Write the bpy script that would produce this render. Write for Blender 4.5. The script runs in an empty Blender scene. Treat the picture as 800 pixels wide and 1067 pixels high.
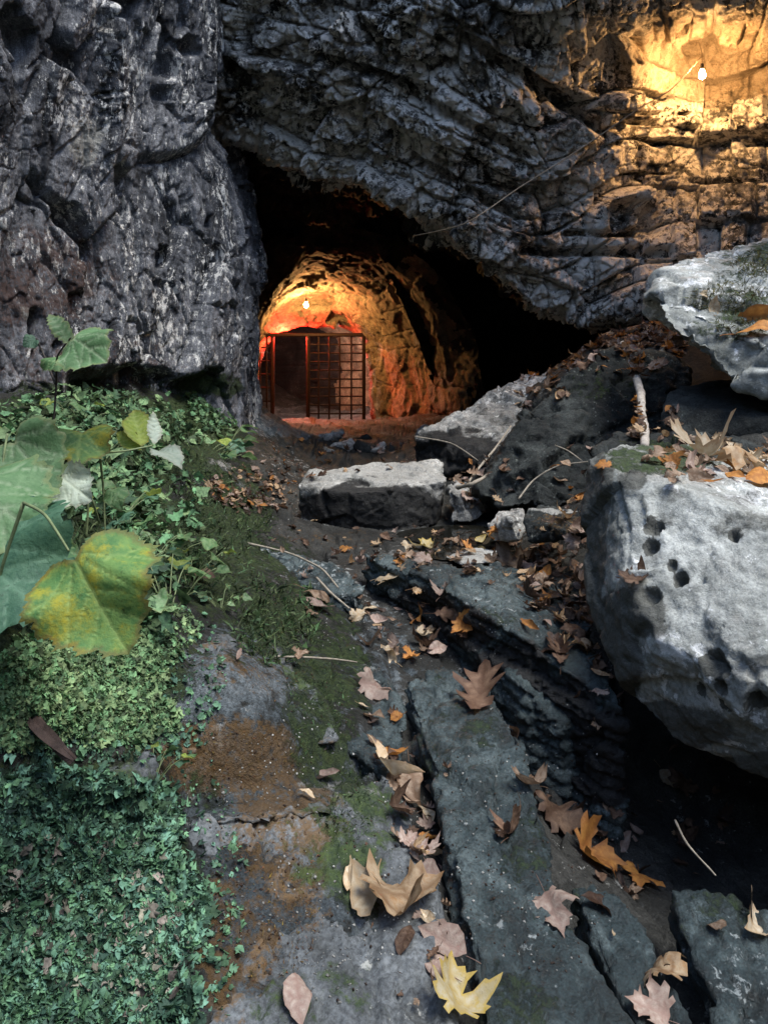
import bpy, bmesh, math, random, numpy as np
from mathutils import Vector, Matrix, noise as mnoise
from mathutils.geometry import delaunay_2d_cdt
R = math.radians
S = bpy.context.scene
COL = S.collection
random.seed(7)
RNG = np.random.default_rng(7)

# ---------------------------------------------------------------- camera, sky, sun, exposure
EYE, F, HOR = 1.25, 800.0, 375.0
cam = bpy.data.objects.new('camera', bpy.data.cameras.new('camera'))
COL.objects.link(cam)
cam.location = (0, 0, EYE); cam.rotation_euler = (R(90), 0, 0)
cam.data.sensor_fit = 'AUTO'; cam.data.sensor_width = 36
cam.data.lens = F / 1067 * 36
cam.data.shift_y = -(533.5 - HOR) / 1067
cam.data.clip_start = 0.02; cam.data.clip_end = 300
S.camera = cam

SUN_EL, SUN_AZ = 66, 128        # azimuth of the sun, degrees clockwise from +Y
w = bpy.data.worlds.new('World'); S.world = w; w.use_nodes = True
nt = w.node_tree
sky = nt.nodes.new('ShaderNodeTexSky'); sky.sky_type = 'NISHITA'; sky.sun_disc = False
sky.sun_elevation = R(SUN_EL); sky.sun_rotation = R(SUN_AZ)
bg = nt.nodes['Background']; bg.inputs[1].default_value = 0.115
nt.links.new(sky.outputs[0], bg.inputs[0])
sun = bpy.data.objects.new('sun', bpy.data.lights.new('sun', 'SUN')); COL.objects.link(sun)
sd = Vector((math.sin(R(SUN_AZ)) * math.cos(R(SUN_EL)), math.cos(R(SUN_AZ)) * math.cos(R(SUN_EL)), math.sin(R(SUN_EL))))
sun.rotation_euler = sd.to_track_quat('Z', 'Y').to_euler()
sun.data.energy = 1.5; sun.data.angle = R(24); sun.data.color = (1.0, 0.96, 0.9)
S.view_settings.view_transform = 'Standard'; S.view_settings.look = 'None'
S.view_settings.exposure = 1.72; S.view_settings.gamma = 1; S.view_settings.use_curve_mapping = False
S.render.engine = 'CYCLES'
S.cycles.max_bounces = 5; S.cycles.diffuse_bounces = 3; S.cycles.glossy_bounces = 2
S.cycles.transmission_bounces = 2; S.cycles.transparent_max_bounces = 4
S.cycles.use_denoising = True
S.cycles.sample_clamp_indirect = 4

# ---------------------------------------------------------------- helpers: pixels of the photograph <-> the place
def P(x, y, d):                     # a point seen at pixel (x, y), d metres in front of the camera
    return np.array(((x - 400) / F * d, d, EYE + (HOR - y) / F * d))
def PZ(x, y, z):                    # the same for a known height
    return P(x, y, (EYE - z) * F / (y - HOR))
def proj(p):
    d = np.maximum(p[:, 1], 1e-3)
    return 400 + p[:, 0] / d * F, HOR - (p[:, 2] - EYE) / d * F

# ---------------------------------------------------------------- noise
def _h(ix, iy, iz, s):
    with np.errstate(over='ignore'):
        v = (ix.astype(np.uint32) * np.uint32(374761393) + iy.astype(np.uint32) * np.uint32(668265263)
             + iz.astype(np.uint32) * np.uint32(2246822519) + np.uint32((s * 3266489917) & 0xffffffff))
        v ^= v >> np.uint32(15); v *= np.uint32(2246822519); v ^= v >> np.uint32(13)
        v *= np.uint32(3266489917); v ^= v >> np.uint32(16)
    return v
def rnd(ix, iy, iz, s):
    return _h(ix, iy, iz, s).astype(np.float64) / 4294967295.0
_G = np.random.default_rng(1).normal(size=(256, 3)); _G /= np.linalg.norm(_G, axis=1)[:, None]
def perlin(p, s=0):
    i = np.floor(p).astype(np.int64); f = p - i
    u = f * f * f * (f * (f * 6 - 15) + 10)
    out = np.zeros(len(p))
    for dx in (0, 1):
        wx = u[:, 0] if dx else 1 - u[:, 0]
        for dy in (0, 1):
            wy = u[:, 1] if dy else 1 - u[:, 1]
            for dz in (0, 1):
                wz = u[:, 2] if dz else 1 - u[:, 2]
                g = _G[_h(i[:, 0] + dx, i[:, 1] + dy, i[:, 2] + dz, s) & 255]
                out += wx * wy * wz * ((f - (dx, dy, dz)) * g).sum(1)
    return out
def fbm(p, octs=4, s=0, gain=.5):
    a, t, o = 1.0, np.zeros(len(p)), p
    for k in range(octs):
        t += a * perlin(o, s + k); o = o * 2.03 + 17.1; a *= gain
    return t
def ridged(p, octs=4, s=0):
    a, t, o = 1.0, np.zeros(len(p)), p
    for k in range(octs):
        t += a * (1 - 2 * np.abs(perlin(o, s + k))); o = o * 2.1 + 9.7; a *= .5
    return t
def facet(p, s=0, tilt=1.0, flat=.5):   # broken rock: every cell a tilted plane; returns (height, distance to the crack)
    i = np.floor(p).astype(np.int64)
    b1 = np.full(len(p), 9.0); b2 = np.full(len(p), 9.0); val = np.zeros(len(p))
    for dx in (-1, 0, 1):
        for dy in (-1, 0, 1):
            for dz in (-1, 0, 1):
                c = i + (dx, dy, dz)
                r1 = rnd(c[:, 0], c[:, 1], c[:, 2], s); r2 = rnd(c[:, 0], c[:, 1], c[:, 2], s + 11); r3 = rnd(c[:, 0], c[:, 1], c[:, 2], s + 23)
                ctr = c + np.stack((r1, r2, r3), 1)
                dv = p - ctr
                d = np.sqrt((dv * dv).sum(1))
                g = _G[(r1 * 9973 + r2 * 131).astype(np.int64) & 255]
                v = (r3 - .5) * 2 * flat + (dv * g).sum(1) * tilt
                near = d < b1
                b2 = np.where(near, b1, np.minimum(b2, d))
                val = np.where(near, v, val)
                b1 = np.where(near, d, b1)
    return val, b2 - b1
def sstep(a, b, x):
    t = np.clip((x - a) / (b - a), 0, 1); return t * t * (3 - 2 * t)

def blocks(zc, hc, s, layer=(.1, .4), block=(.2, .6)):
    """bedded limestone: courses of random thickness, split into blocks; returns (course 0..1, block 0..1, distance to joint)"""
    rr = np.random.default_rng(s); b = [-6.0]
    while b[-1] < 16: b.append(b[-1] + rr.uniform(*layer))
    b = np.array(b); k = np.clip(np.searchsorted(b, zc) - 1, 0, len(b) - 2)
    wd = rr.uniform(*block, size=len(b)); off = rr.uniform(0, 9, size=len(b)); cr = rr.uniform(size=len(b))
    t = hc / wd[k] + off[k]; j = np.floor(t).astype(np.int64)
    jit = (rnd(k, j, j * 0, s) - .5) * .4
    t2 = t - j
    dz = np.minimum(zc - b[k], b[k + 1] - zc)
    dj = np.minimum(t2, 1 - t2) * wd[k]
    return cr[k], rnd(k, j, j * 0 + 3, s + 5), dz, dj

# ---------------------------------------------------------------- mesh building
def mesh_obj(name, V, Fc, mat=None, parent=None, smooth=True, attrs=None):
    me = bpy.data.meshes.new(name)
    V = np.asarray(V, dtype=np.float32); 
    if isinstance(Fc, np.ndarray):
        n = Fc.shape[1]
        me.vertices.add(len(V)); me.vertices.foreach_set('co', V.ravel())
        me.loops.add(Fc.size); me.loops.foreach_set('vertex_index', Fc.astype(np.int32).ravel())
        me.polygons.add(len(Fc))
        me.polygons.foreach_set('loop_start', np.arange(0, Fc.size, n, dtype=np.int32))
        me.update(calc_edges=True); me.validate()
    else:
        me.from_pydata(V.tolist(), [], Fc)
    if smooth: me.polygons.foreach_set('use_smooth', np.ones(len(me.polygons), dtype=bool))
    for k, a in (attrs or {}).items():
        at = me.attributes.new(k, 'FLOAT', 'POINT'); at.data.foreach_set('value', np.asarray(a, dtype=np.float32))
    if mat: me.materials.append(mat)
    o = bpy.data.objects.new(name, me); COL.objects.link(o)
    if parent: o.parent = parent
    return o
def grid_faces(r, c):
    a = (np.arange(r - 1)[:, None] * c + np.arange(c - 1)[None]).ravel()
    return np.stack((a, a + 1, a + c + 1, a + c), 1)
def grid_normals(G):
    n = np.cross(np.gradient(G, axis=1), np.gradient(G, axis=0)); n /= np.linalg.norm(n, axis=2)[:, :, None] + 1e-9
    return n
def catmull(Pn, segs):              # Pn (K, ..., 3); segs: samples per span
    K = len(Pn); out = []
    for i in range(K - 1):
        p0 = Pn[max(i - 1, 0)]; p1 = Pn[i]; p2 = Pn[i + 1]; p3 = Pn[min(i + 2, K - 1)]
        n = segs[i]; last = i == K - 2
        for t in np.arange(n + (1 if last else 0)) / n:
            m1 = (p2 - p0) * .4; m2 = (p3 - p1) * .4
            out.append((2*t**3 - 3*t**2 + 1) * p1 + (t**3 - 2*t**2 + t) * m1 + (-2*t**3 + 3*t**2) * p2 + (t**3 - t**2) * m2)
    return np.array(out)
def tag(o, label=None, cat=None, group=None, kind=None):
    if label: o['label'] = label
    if cat: o['category'] = cat
    if group: o['group'] = group
    if kind: o['kind'] = kind
    return o
def empty(name, loc, label, cat, group=None):
    o = bpy.data.objects.new(name, None); COL.objects.link(o); o.location = loc; o.empty_display_size = .05
    return tag(o, label, cat, group)
def copy_tree(o, parent=None):
    c = o.copy(); COL.objects.link(c)
    if parent: c.parent = parent
    for ch in list(o.children): copy_tree(ch, c)
    return c
def tube(pts, radii, sides=7, name='tube', mat=None, parent=None, wob=0, samples=6):
    pts = np.asarray(pts, float)
    if len(pts) > 2: pts2 = catmull(pts, [samples] * (len(pts) - 1))
    else: pts2 = np.linspace(pts[0], pts[1], samples + 1)
    rad = np.interp(np.linspace(0, 1, len(pts2)), np.linspace(0, 1, len(radii)), radii)
    V = []; up = np.array((0.3, 0.2, 1.0))
    T = np.gradient(pts2, axis=0); T /= np.linalg.norm(T, axis=1)[:, None] + 1e-9
    for p, t, r in zip(pts2, T, rad):
        a = np.cross(t, up); 
        if np.linalg.norm(a) < .1: a = np.cross(t, (1, 0, 0))
        a /= np.linalg.norm(a); b = np.cross(t, a)
        for k in range(sides):
            an = 2 * math.pi * k / sides
            rr = r * (1 + wob * (random.random() - .5))
            V.append(p + (a * math.cos(an) + b * math.sin(an)) * rr)
    n = len(pts2); Fc = []
    for i in range(n - 1):
        for k in range(sides):
            k2 = (k + 1) % sides
            Fc.append((i * sides + k, i * sides + k2, (i + 1) * sides + k2, (i + 1) * sides + k))
    Fc.append(tuple(range(sides))[::-1]); Fc.append(tuple((n - 1) * sides + k for k in range(sides)))
    return mesh_obj(name, V, Fc, mat, parent)

# ---------------------------------------------------------------- materials
class NB:
    def __init__(s, name):
        s.m = bpy.data.materials.new(name); s.m.use_nodes = True; s.t = s.m.node_tree
        s.b = s.t.nodes['Principled BSDF']; s.n = s.t.nodes; s.l = s.t.links
        s.co = s.n.new('ShaderNodeTexCoord').outputs['Object']
    def node(s, kind, **kw):
        n = s.n.new(kind)
        for k, v in kw.items():
            setattr(n, k, v)
        return n
    def put(s, sock, v):
        if hasattr(v, 'links'): s.l.new(v, sock)
        else: sock.default_value = v
    def noise(s, scale, detail=6, rough=.6, dist=0, vec=None, col=False):
        n = s.node('ShaderNodeTexNoise'); s.l.new(vec or s.co, n.inputs['Vector'])
        n.inputs['Scale'].default_value = scale; n.inputs['Detail'].default_value = detail
        n.inputs['Roughness'].default_value = rough; n.inputs['Distortion'].default_value = dist
        return n.outputs['Color' if col else 'Fac']
    def voro(s, scale, feature='F1', out='Distance', vec=None):
        n = s.node('ShaderNodeTexVoronoi', feature=feature); s.l.new(vec or s.co, n.inputs['Vector']); n.inputs['Scale'].default_value = scale
        return n.outputs[out]
    def math(s, op, a, b=0.0, clamp=False):
        n = s.node('ShaderNodeMath', operation=op, use_clamp=clamp); s.put(n.inputs[0], a); s.put(n.inputs[1], b); return n.outputs[0]
    def rng(s, v, a, b, c=0.0, d=1.0):
        n = s.node('ShaderNodeMapRange', interpolation_type='SMOOTHSTEP'); s.put(n.inputs[0], v)
        for i, q in enumerate((a, b, c, d)): n.inputs[i + 1].default_value = q
        return n.outputs[0]
    def mix(s, f, a, b, mode='MIX'):
        n = s.node('ShaderNodeMix', data_type='RGBA', blend_type=mode); s.put(n.inputs[0], f)
        for q, sock in ((a, n.inputs[6]), (b, n.inputs[7])):
            if hasattr(q, 'links'): s.l.new(q, sock)
            else: sock.default_value = (*q, 1)
        return n.outputs[2]
    def ramp(s, v, stops):
        n = s.node('ShaderNodeValToRGB'); s.put(n.inputs[0], v); e = n.color_ramp.elements
        while len(e) < len(stops): e.new(.5)
        for q, (p, c) in zip(e, stops): q.position = p; q.color = (*c, 1)
        return n.outputs[0]
    def attr(s, name):
        n = s.node('ShaderNodeAttribute'); n.attribute_name = name; return n.outputs['Fac']
    def scaled(s, v):
        n = s.node('ShaderNodeMapping'); s.l.new(s.co, n.inputs[0]); n.inputs['Scale'].default_value = v; return n.outputs[0]
    def up(s):
        g = s.node('ShaderNodeNewGeometry'); x = s.node('ShaderNodeSeparateXYZ'); s.l.new(g.outputs['Normal'], x.inputs[0]); return x.outputs[2]
    def bump(s, h, strength=.5, dist=.02):
        n = s.node('ShaderNodeBump'); s.put(n.inputs['Height'], h); n.inputs['Strength'].default_value = strength; n.inputs['Distance'].default_value = dist
        s.l.new(n.outputs[0], s.b.inputs['Normal'])
    def out(s, col, rough=.85, spec=.3):
        s.put(s.b.inputs['Base Color'], col if hasattr(col, 'links') else (*col, 1)); s.put(s.b.inputs['Roughness'], rough)
        s.b.inputs['Specular IOR Level'].default_value = spec
        return s.m

def rock_mat(name, dark, mid, light, sc=1.0, lichen=.0, lichen_col=(.42, .43, .40), lsc=9, rough=.85, spec=.3, bump=.6, bd=.02, spots=.8,
             moss_up=0.0, moss_col=((.018, .033, .013), (.058, .09, .026)), rust_col=((.05, .028, .009), (.19, .105, .03)), pale_col=(.36, .36, .33), streak=None, bare=None, shade_stain_col=(.007, .007, .007), stops=(.36, .5, .64), grit=(.42, 1.5)):
    b = NB(name)
    v = b.scaled(streak) if streak else None
    big = b.noise(1.3 * sc, 5, .55, .6, v); med = b.noise(7 * sc, 8, .65, .3, v); fine = b.noise(60 * sc, 6, .7)
    t = b.math('ADD', b.math('MULTIPLY', big, .55), b.math('MULTIPLY', med, .45))
    c = b.ramp(t, [(stops[0], dark), (stops[1], mid), (stops[2], light)])
    g = b.rng(fine, .28, .72, *grit)
    grain = b.math('SUBTRACT', b.noise(42, 6, .75), .5)
    c = b.mix(1.0, c, g, 'MULTIPLY')
    if bare: 
        bt = b.ramp(t, [(.36, bare[0]), (.5, bare[1]), (.64, bare[2])]); c = b.mix(b.rng(b.math('ADD', b.attr('bare'), b.math('MULTIPLY', b.math('SUBTRACT', med, .5), 1.2)), .42, .6), c, b.mix(1.0, bt, g, 'MULTIPLY'))
    if lichen > 0:
        l1 = b.noise(lsc, 7, .72, .2, v); l2 = b.noise(1.7, 3, .5)
        th = .70 - .22 * lichen
        f = b.rng(b.math('ADD', b.math('ADD', l1, b.math('MULTIPLY', grain, .25)), b.math('MULTIPLY', b.math('SUBTRACT', l2, .5), .45)), th, th + .05)
        sp_ = b.rng(b.math('ADD', b.voro(lsc * 2.2, vec=v), b.math('MULTIPLY', b.noise(lsc * 9, 4, .7), .3)), .36, .26); f2 = b.math('MULTIPLY', sp_, b.rng(l2, .45, .6))
        f = b.math('MAXIMUM', f, b.math('MULTIPLY', f2, spots))
        c = b.mix(f, c, lichen_col)
    pal = b.rng(b.math('ADD', b.attr('pale'), b.math('SUBTRACT', b.noise(11, 7, .7), .5)), .42, .68)
    c = b.mix(b.math('MULTIPLY', pal, .85), c, b.mix(b.rng(fine, .35, .65), tuple(.55 * q for q in pale_col), pale_col))
    rst = b.rng(b.math('ADD', b.attr('rust'), b.math('ADD', b.math('MULTIPLY', b.math('SUBTRACT', b.noise(8, 7, .7), .5), 1.3), b.math('MULTIPLY', grain, 1.7))), .40, .72)
    c = b.mix(b.math('MULTIPLY', rst, .75), c, b.mix(b.noise(45, 5, .7), *rust_col))
    mo = b.attr('moss')
    if moss_up > 0: mo = b.math('ADD', mo, b.math('MULTIPLY', b.rng(b.up(), .5, .95), moss_up))
    ms = b.rng(b.math('ADD', mo, b.math('ADD', b.math('MULTIPLY', b.math('SUBTRACT', b.noise(6, 8, .7), .5), 1.5), b.math('MULTIPLY', grain, .9))), .42, .64)
    c = b.mix(b.math('MULTIPLY', ms, .9), c, b.mix(b.rng(b.noise(38, 6, .75), .35, .65), *moss_col))
    dk = b.rng(b.math('ADD', b.attr('shade_stain'), b.math('ADD', b.math('MULTIPLY', b.math('SUBTRACT', b.noise(9, 7, .7), .5), .7), b.math('MULTIPLY', grain, .3))), .38, .56)  # dark tone, mostly shade painted onto faces turned from the light
    c = b.mix(b.math('MULTIPLY', dk, .95), c, b.mix(1.0, shade_stain_col, g, 'MULTIPLY'))
    h = b.math('ADD', b.math('MULTIPLY', b.noise(14 * sc, 9, .72, .2, v), 1.0), b.math('MULTIPLY', b.noise(90, 6, .7), .35))
    h = b.math('ADD', h, b.math('MULTIPLY', b.math('ABSOLUTE', b.math('SUBTRACT', b.noise(5 * sc, 6, .6, .5, v), .5)), 1.6))
    h = b.math('ADD', h, b.math('MULTIPLY', b.math('MULTIPLY', ms, b.noise(130, 4, .7)), 1.2))
    b.bump(h, bump, bd)
    rg = b.math('ADD', b.rng(med, .3, .7, rough - .12, rough + .1), b.math('MULTIPLY', ms, .3), True)
    return b.out(c, rg, spec)

def paint(V, spots):                # patches of moss, rust, pale mineral, painted shade: {'moss': [(px, py, rx, ry, strength)...]}
    x, y = proj(V); out = {}
    wx = 14 * fbm(V * 3.0, 3, 77); wy = 14 * fbm(V * 3.0, 3, 88)
    for k, L in spots.items():
        a = np.zeros(len(V))
        for (cx, cy, rx, ry, st) in L:
            q = ((x + wx - cx) / rx) ** 2 + ((y + wy - cy) / ry) ** 2
            a = np.maximum(a, st * np.exp(-q * q * .7))
        out[k] = a
    return out

def rock(name, pts, mat, voxel=.02, disp=None, extrude=None, spots=None, label=None, cat='boulder', kind=None, dents=(), group=None, smooth_it=2):
    """hull of points (or an outline extruded down), remeshed finely, chipped and weathered"""
    bm = bmesh.new()
    if extrude is None:
        for p in pts: bm.verts.new(p)
        bmesh.ops.convex_hull(bm, input=bm.verts)
        loose = [v for v in bm.verts if not v.link_faces]
        bmesh.ops.delete(bm, geom=loose, context='VERTS')
    else:
        top = [bm.verts.new(p) for p in pts]
        c = np.mean(pts, axis=0)
        bot = [bm.verts.new(np.asarray(p) + np.array(extrude[:3]) + (np.asarray(p) - c) * (extrude[3] if len(extrude) > 3 else 0) * np.array((1, 1, 0))) for p in pts]
        n = len(top)
        bm.faces.new(top); bm.faces.new(bot[::-1])
        for i in range(n): bm.faces.new((top[i], bot[i], bot[(i + 1) % n], top[(i + 1) % n]))
        bmesh.ops.triangulate(bm, faces=bm.faces[:])
    bmesh.ops.recalc_face_normals(bm, faces=bm.faces[:])
    me = bpy.data.meshes.new('tmp'); bm.to_mesh(me); bm.free()
    o = bpy.data.objects.new('tmp', me); COL.objects.link(o)
    m = o.modifiers.new('r', 'REMESH'); m.mode = 'VOXEL'; m.voxel_size = voxel
    s = o.modifiers.new('s', 'SMOOTH'); s.factor = .5; s.iterations = smooth_it
    dg = bpy.context.evaluated_depsgraph_get(); ev = o.evaluated_get(dg); em = ev.to_mesh()
    n = len(em.vertices); V = np.empty(n * 3, np.float32); em.vertices.foreach_get('co', V); V = V.reshape(-1, 3).astype(float)
    N = np.empty(n * 3, np.float32); em.vertex_normals.foreach_get('vector', N); N = N.reshape(-1, 3).astype(float)
    Fc = [tuple(p.vertices) for p in em.polygons]
    ev.to_mesh_clear(); bpy.data.objects.remove(o); bpy.data.meshes.remove(me)
    shade_stain = np.zeros(n)
    if disp is not None: V2 = V + N * disp(V, N)[:, None]
    else: V2 = V
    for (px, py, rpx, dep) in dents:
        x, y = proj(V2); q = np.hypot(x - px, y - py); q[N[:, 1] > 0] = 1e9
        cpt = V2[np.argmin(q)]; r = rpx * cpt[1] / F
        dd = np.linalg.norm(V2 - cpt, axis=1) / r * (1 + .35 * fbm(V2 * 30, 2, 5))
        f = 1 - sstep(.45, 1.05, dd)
        V2 = V2 - N * (f * dep)[:, None]; shade_stain = np.maximum(shade_stain, (1 - sstep(.8, 1.3, dd)) * 1.0)  # pits are filled with the same dark tone
    at = paint(V2, spots or {}); at['shade_stain'] = np.maximum(at.get('shade_stain', 0 * shade_stain), shade_stain)
    q = np.array([f for f in Fc if len(f) == 4], dtype=np.int32)
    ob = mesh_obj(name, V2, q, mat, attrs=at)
    if label: tag(ob, label, cat, group)
    if kind: tag(ob, kind=kind)
    return ob

def dsp(big=.06, bs=2.5, med=.02, ms=8, fine=.006, fs=25, s=0, crack=.02, tilt=.9, stretch=(1, 1, 1), beds=0):
    st = np.array(stretch)
    def f(V, N):
        Q = V * st
        Wp = Q + .08 * np.stack((fbm(Q * 2, 2, s + 1), fbm(Q * 2, 2, s + 2), fbm(Q * 2, 2, s + 3)), 1)
        a, e = facet(Wp * bs, s, tilt); b, e2 = facet(Wp * ms, s + 50, tilt)
        d = big * a + med * b + fine * fbm(Q * fs, 4, s + 9, .6) * 2
        if beds:
            u = (V[:, 2] + .25 * V[:, 0] + .015 * fbm(V * 5, 3, s + 4)) / .055; k = np.floor(u).astype(np.int64)
            side = 1 - np.abs(N[:, 2]) ** 2
            d = d + beds * side * ((rnd(k, k * 0, k * 0, s) - .5) * 2 - 1.2 * (1 - sstep(0, .18, np.minimum(u - k, 1 - u + k))))
        return d - crack * (1 - sstep(0, .07, e)) - crack * .35 * (1 - sstep(0, .09, e2))
    return f
# ---------------------------------------------------------------- rock materials
M_cliff = rock_mat('cliff_rock', (.018, .020, .024), (.105, .113, .128), (.28, .29, .31), 1.4, .6, (.66, .66, .63), 13, bump=1.0, bd=.03, stops=(.38, .5, .62), streak=(1.6, 1.6, .55),
                   rust_col=((.03, .014, .01), (.10, .05, .032)))
M_over = rock_mat('overhang_rock', (.014, .015, .013), (.19, .186, .17), (.60, .58, .53), 1.5, 1.0, (.74, .72, .66), 11, bump=1.0, bd=.035, stops=(.42, .51, .60),
                  rust_col=((.05, .026, .012), (.22, .12, .05)), pale_col=(.42, .34, .24))
M_inner = rock_mat('shade_dark_rock', (.006, .006, .006), (.018, .017, .016), (.05, .047, .043), 1.3, .1, (.12, .11, .10), 9, bump=.8, bd=.03)  # cave shade put into the colour: near-black copy for the recess
M_tunnel = rock_mat('tunnel_rock', (.05, .04, .03), (.16, .125, .085), (.32, .26, .18), 1.4, .2, (.4, .36, .28), 8, bump=.8, bd=.03)
M_bed = rock_mat('bed_rock', (.005, .009, .010), (.022, .037, .040), (.09, .122, .125), 2.4, .3, (.22, .25, .25), 18, rough=.55, spec=.45, spots=.12, bump=.95, bd=.014,
                 moss_col=((.012, .026, .012), (.035, .062, .018)))
M_hump = rock_mat('lichen_rock', (.03, .034, .034), (.085, .095, .10), (.17, .185, .19), 1.6, .3, (.30, .31, .29), 12, rough=.75, spots=.2, bump=.6, bd=.012)
M_ground = rock_mat('ground_soil', (.010, .011, .010), (.028, .029, .026), (.065, .066, .060), 2.2, .35, (.26, .27, .26), 18, rough=.8, bump=1.0, bd=.025, spots=.15, bare=((.024, .032, .035), (.066, .083, .092), (.16, .185, .195)))
M_boulder = rock_mat('grey_boulder', (.11, .12, .105), (.29, .306, .285), (.52, .545, .515), 1.25, lichen=.62, grit=(.72, 1.22), lichen_col=(.66, .68, .67), lsc=9, spots=.5, shade_stain_col=(.085, .088, .078), bump=.9, bd=.015, moss_up=.0)
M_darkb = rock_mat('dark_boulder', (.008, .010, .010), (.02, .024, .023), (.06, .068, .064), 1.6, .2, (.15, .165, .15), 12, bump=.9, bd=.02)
M_slab = rock_mat('pale_slab', (.06, .06, .055), (.27, .27, .25), (.56, .56, .52), 2.4, .5, (.6, .6, .56), 11, bump=.9, bd=.015)

# ---------------------------------------------------------------- the ground: one sheet, with the ravine that closes round the place
def pz(x, y, z): return PZ(x, y, z)
CT = [pz(467, 1035, .02), pz(470, 1200, .0), pz(440, 900, .0), pz(470, 960, -.02), pz(420, 800, .03), pz(410, 730, .07), pz(360, 680, .12), pz(330, 640, .14), pz(300, 570, .18), pz(250, 520, .26),
      pz(390, 600, .12), pz(450, 650, .02), pz(410, 618, .08), pz(520, 680, -.06), pz(560, 720, -.22), pz(610, 800, -.4), pz(400, 560, .12), pz(520, 560, .05), pz(470, 570, .05),
      pz(0, 1067, .16), pz(0, 1300, .10), pz(0, 930, .28), pz(0, 830, .40), pz(90, 810, .38), pz(160, 800, .30), pz(200, 960, .17), pz(200, 1067, .12), pz(330, 860, .155), pz(250, 900, .185), pz(330, 1000, .085), pz(240, 815, .20), pz(330, 812, .13), pz(180, 820, .24),
      pz(250, 720, .355), pz(210, 690, .42), pz(200, 660, .43), pz(300, 660, .25), pz(340, 740, .16), pz(250, 600, .38), pz(0, 690, .62), pz(100, 690, .48), pz(0, 560, .74), pz(120, 560, .58), pz(190, 540, .47),
      pz(0, 480, .85), pz(110, 470, .80), pz(200, 450, .78), pz(250, 470, .40), pz(240, 440, .62), pz(290, 470, .30), P(60, 425, 5.2), P(160, 415, 7), P(250, 405, 9.2),
      P(-150, 430, 3.4), P(-300, 420, 2.6), P(0, 415, 5.6),
      # gully on the near right, then the bank of rubble
      pz(570, 780, -.32), pz(600, 860, -.42), pz(700, 850, -.60), pz(640, 740, -.38), pz(760, 900, -.6), pz(660, 790, -.5), pz(700, 960, -.45), pz(760, 1040, -.34), pz(650, 1067, -.34), pz(570, 1000, -.2), pz(800, 1200, -.3),
      pz(600, 640, .0), pz(560, 600, .08), pz(650, 690, -.15), pz(900, 900, -.55), pz(600, 570, .18), pz(560, 545, .15),
      pz(480, 530, .12), pz(500, 510, .2), P(620, 520, 4.6), P(700, 470, 4.6), P(800, 470, 4.2), P(690, 400, 6.4), P(640, 347, 8.0), P(575, 392, 7.2), P(700, 330, 8.2), P(800, 330, 7.5),
      P(900, 420, 4.5), P(1000, 500, 3.2), P(1100, 700, 2.4), P(520, 430, 8.2), P(470, 440, 9.0), P(560, 428, 10.5), P(640, 400, 11), P(900, 330, 7),
      P(330, 468, 9.0), P(400, 470, 8.8), P(280, 440, 12.0), P(258, 442, 10.6), P(258, 440, 13.2), P(236, 438, 14), P(225, 432, 11.5), P(380, 446, 12), P(460, 440, 12.4), P(320, 437, 17), P(260, 437, 16), P(390, 437, 17), P(320, 430, 22), P(100, 430, 18),
      (-6, 3, 3.5), (-7, 8, 5), (-5, -2, 3.6), (-3, -1.5, 1.9), (0, -2, .25), (2, -2, .35), (0, -6, 2.2), (-4, -8, 6), (5, -4, 3.0), (8, 0, 4), (4, 1, .9), (7, 5, 3.4), (9, 10, 5), (5, 11, 3), (0, -12, 6), (8, -10, 7), (-10, -4, 8), (-8, 14, 4), (6, 20, 4), (-9, 24, 4), (0, 26, .2),
      (1.2, .6, .0), (-1.2, .4, .35), (0, .3, .05), (2.2, .8, .2)]
CT = np.array([tuple(map(float, c)) for c in CT])
def tps_fit(C, lam=2e-3):
    X = C[:, :2]; n = len(C); d = np.linalg.norm(X[:, None] - X[None], axis=2)
    K = d * d * np.log(d + 1e-9) + lam * np.eye(n); Pm = np.c_[np.ones(n), X]
    A = np.block([[K, Pm], [Pm.T, np.zeros((3, 3))]])
    return np.linalg.solve(A, np.r_[C[:, 2], 0, 0, 0])
_TW = tps_fit(CT)
def base_h(x, y):
    out = np.empty(len(x))
    for a in range(0, len(x), 40000):
        X = np.c_[x[a:a+40000], y[a:a+40000]]; d2 = ((X[:, None] - CT[None, :, :2]) ** 2).sum(2)
        out[a:a+40000] = (.5 * d2 * np.log(d2 + 1e-12)) @ _TW[:len(CT)] + _TW[-3] + X @ _TW[-2:]
    return np.clip(out, -1.1, 9)
def lines(fine0, fine1, step, lo, hi, grow=1.06, mx=.6):
    a = list(np.arange(fine0, fine1, step)); s = step
    while a[-1] < hi: s = min(s * grow, mx); a.append(a[-1] + s)
    s = step; b = [a[0]]
    while b[-1] > lo: s = min(s * grow, mx); b.append(b[-1] - s)
    return np.array(b[::-1] + a[1:])
GX = lines(-1.4, 1.3, .009, -30, 30, 1.035, 1.5); GY = lines(.85, 3.2, .009, -30, 40, 1.018, 1.5)
XX, YY = np.meshgrid(GX, GY); shp = XX.shape
xf, yf = XX.ravel(), YY.ravel()
zb = base_h(xf, yf)
far = sstep(8, 22, np.hypot(xf, yf - 3)); zb = zb + far * 3.0 * (yf < 6) 
V = np.c_[xf, yf, zb]
px, py = proj(V)
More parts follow.
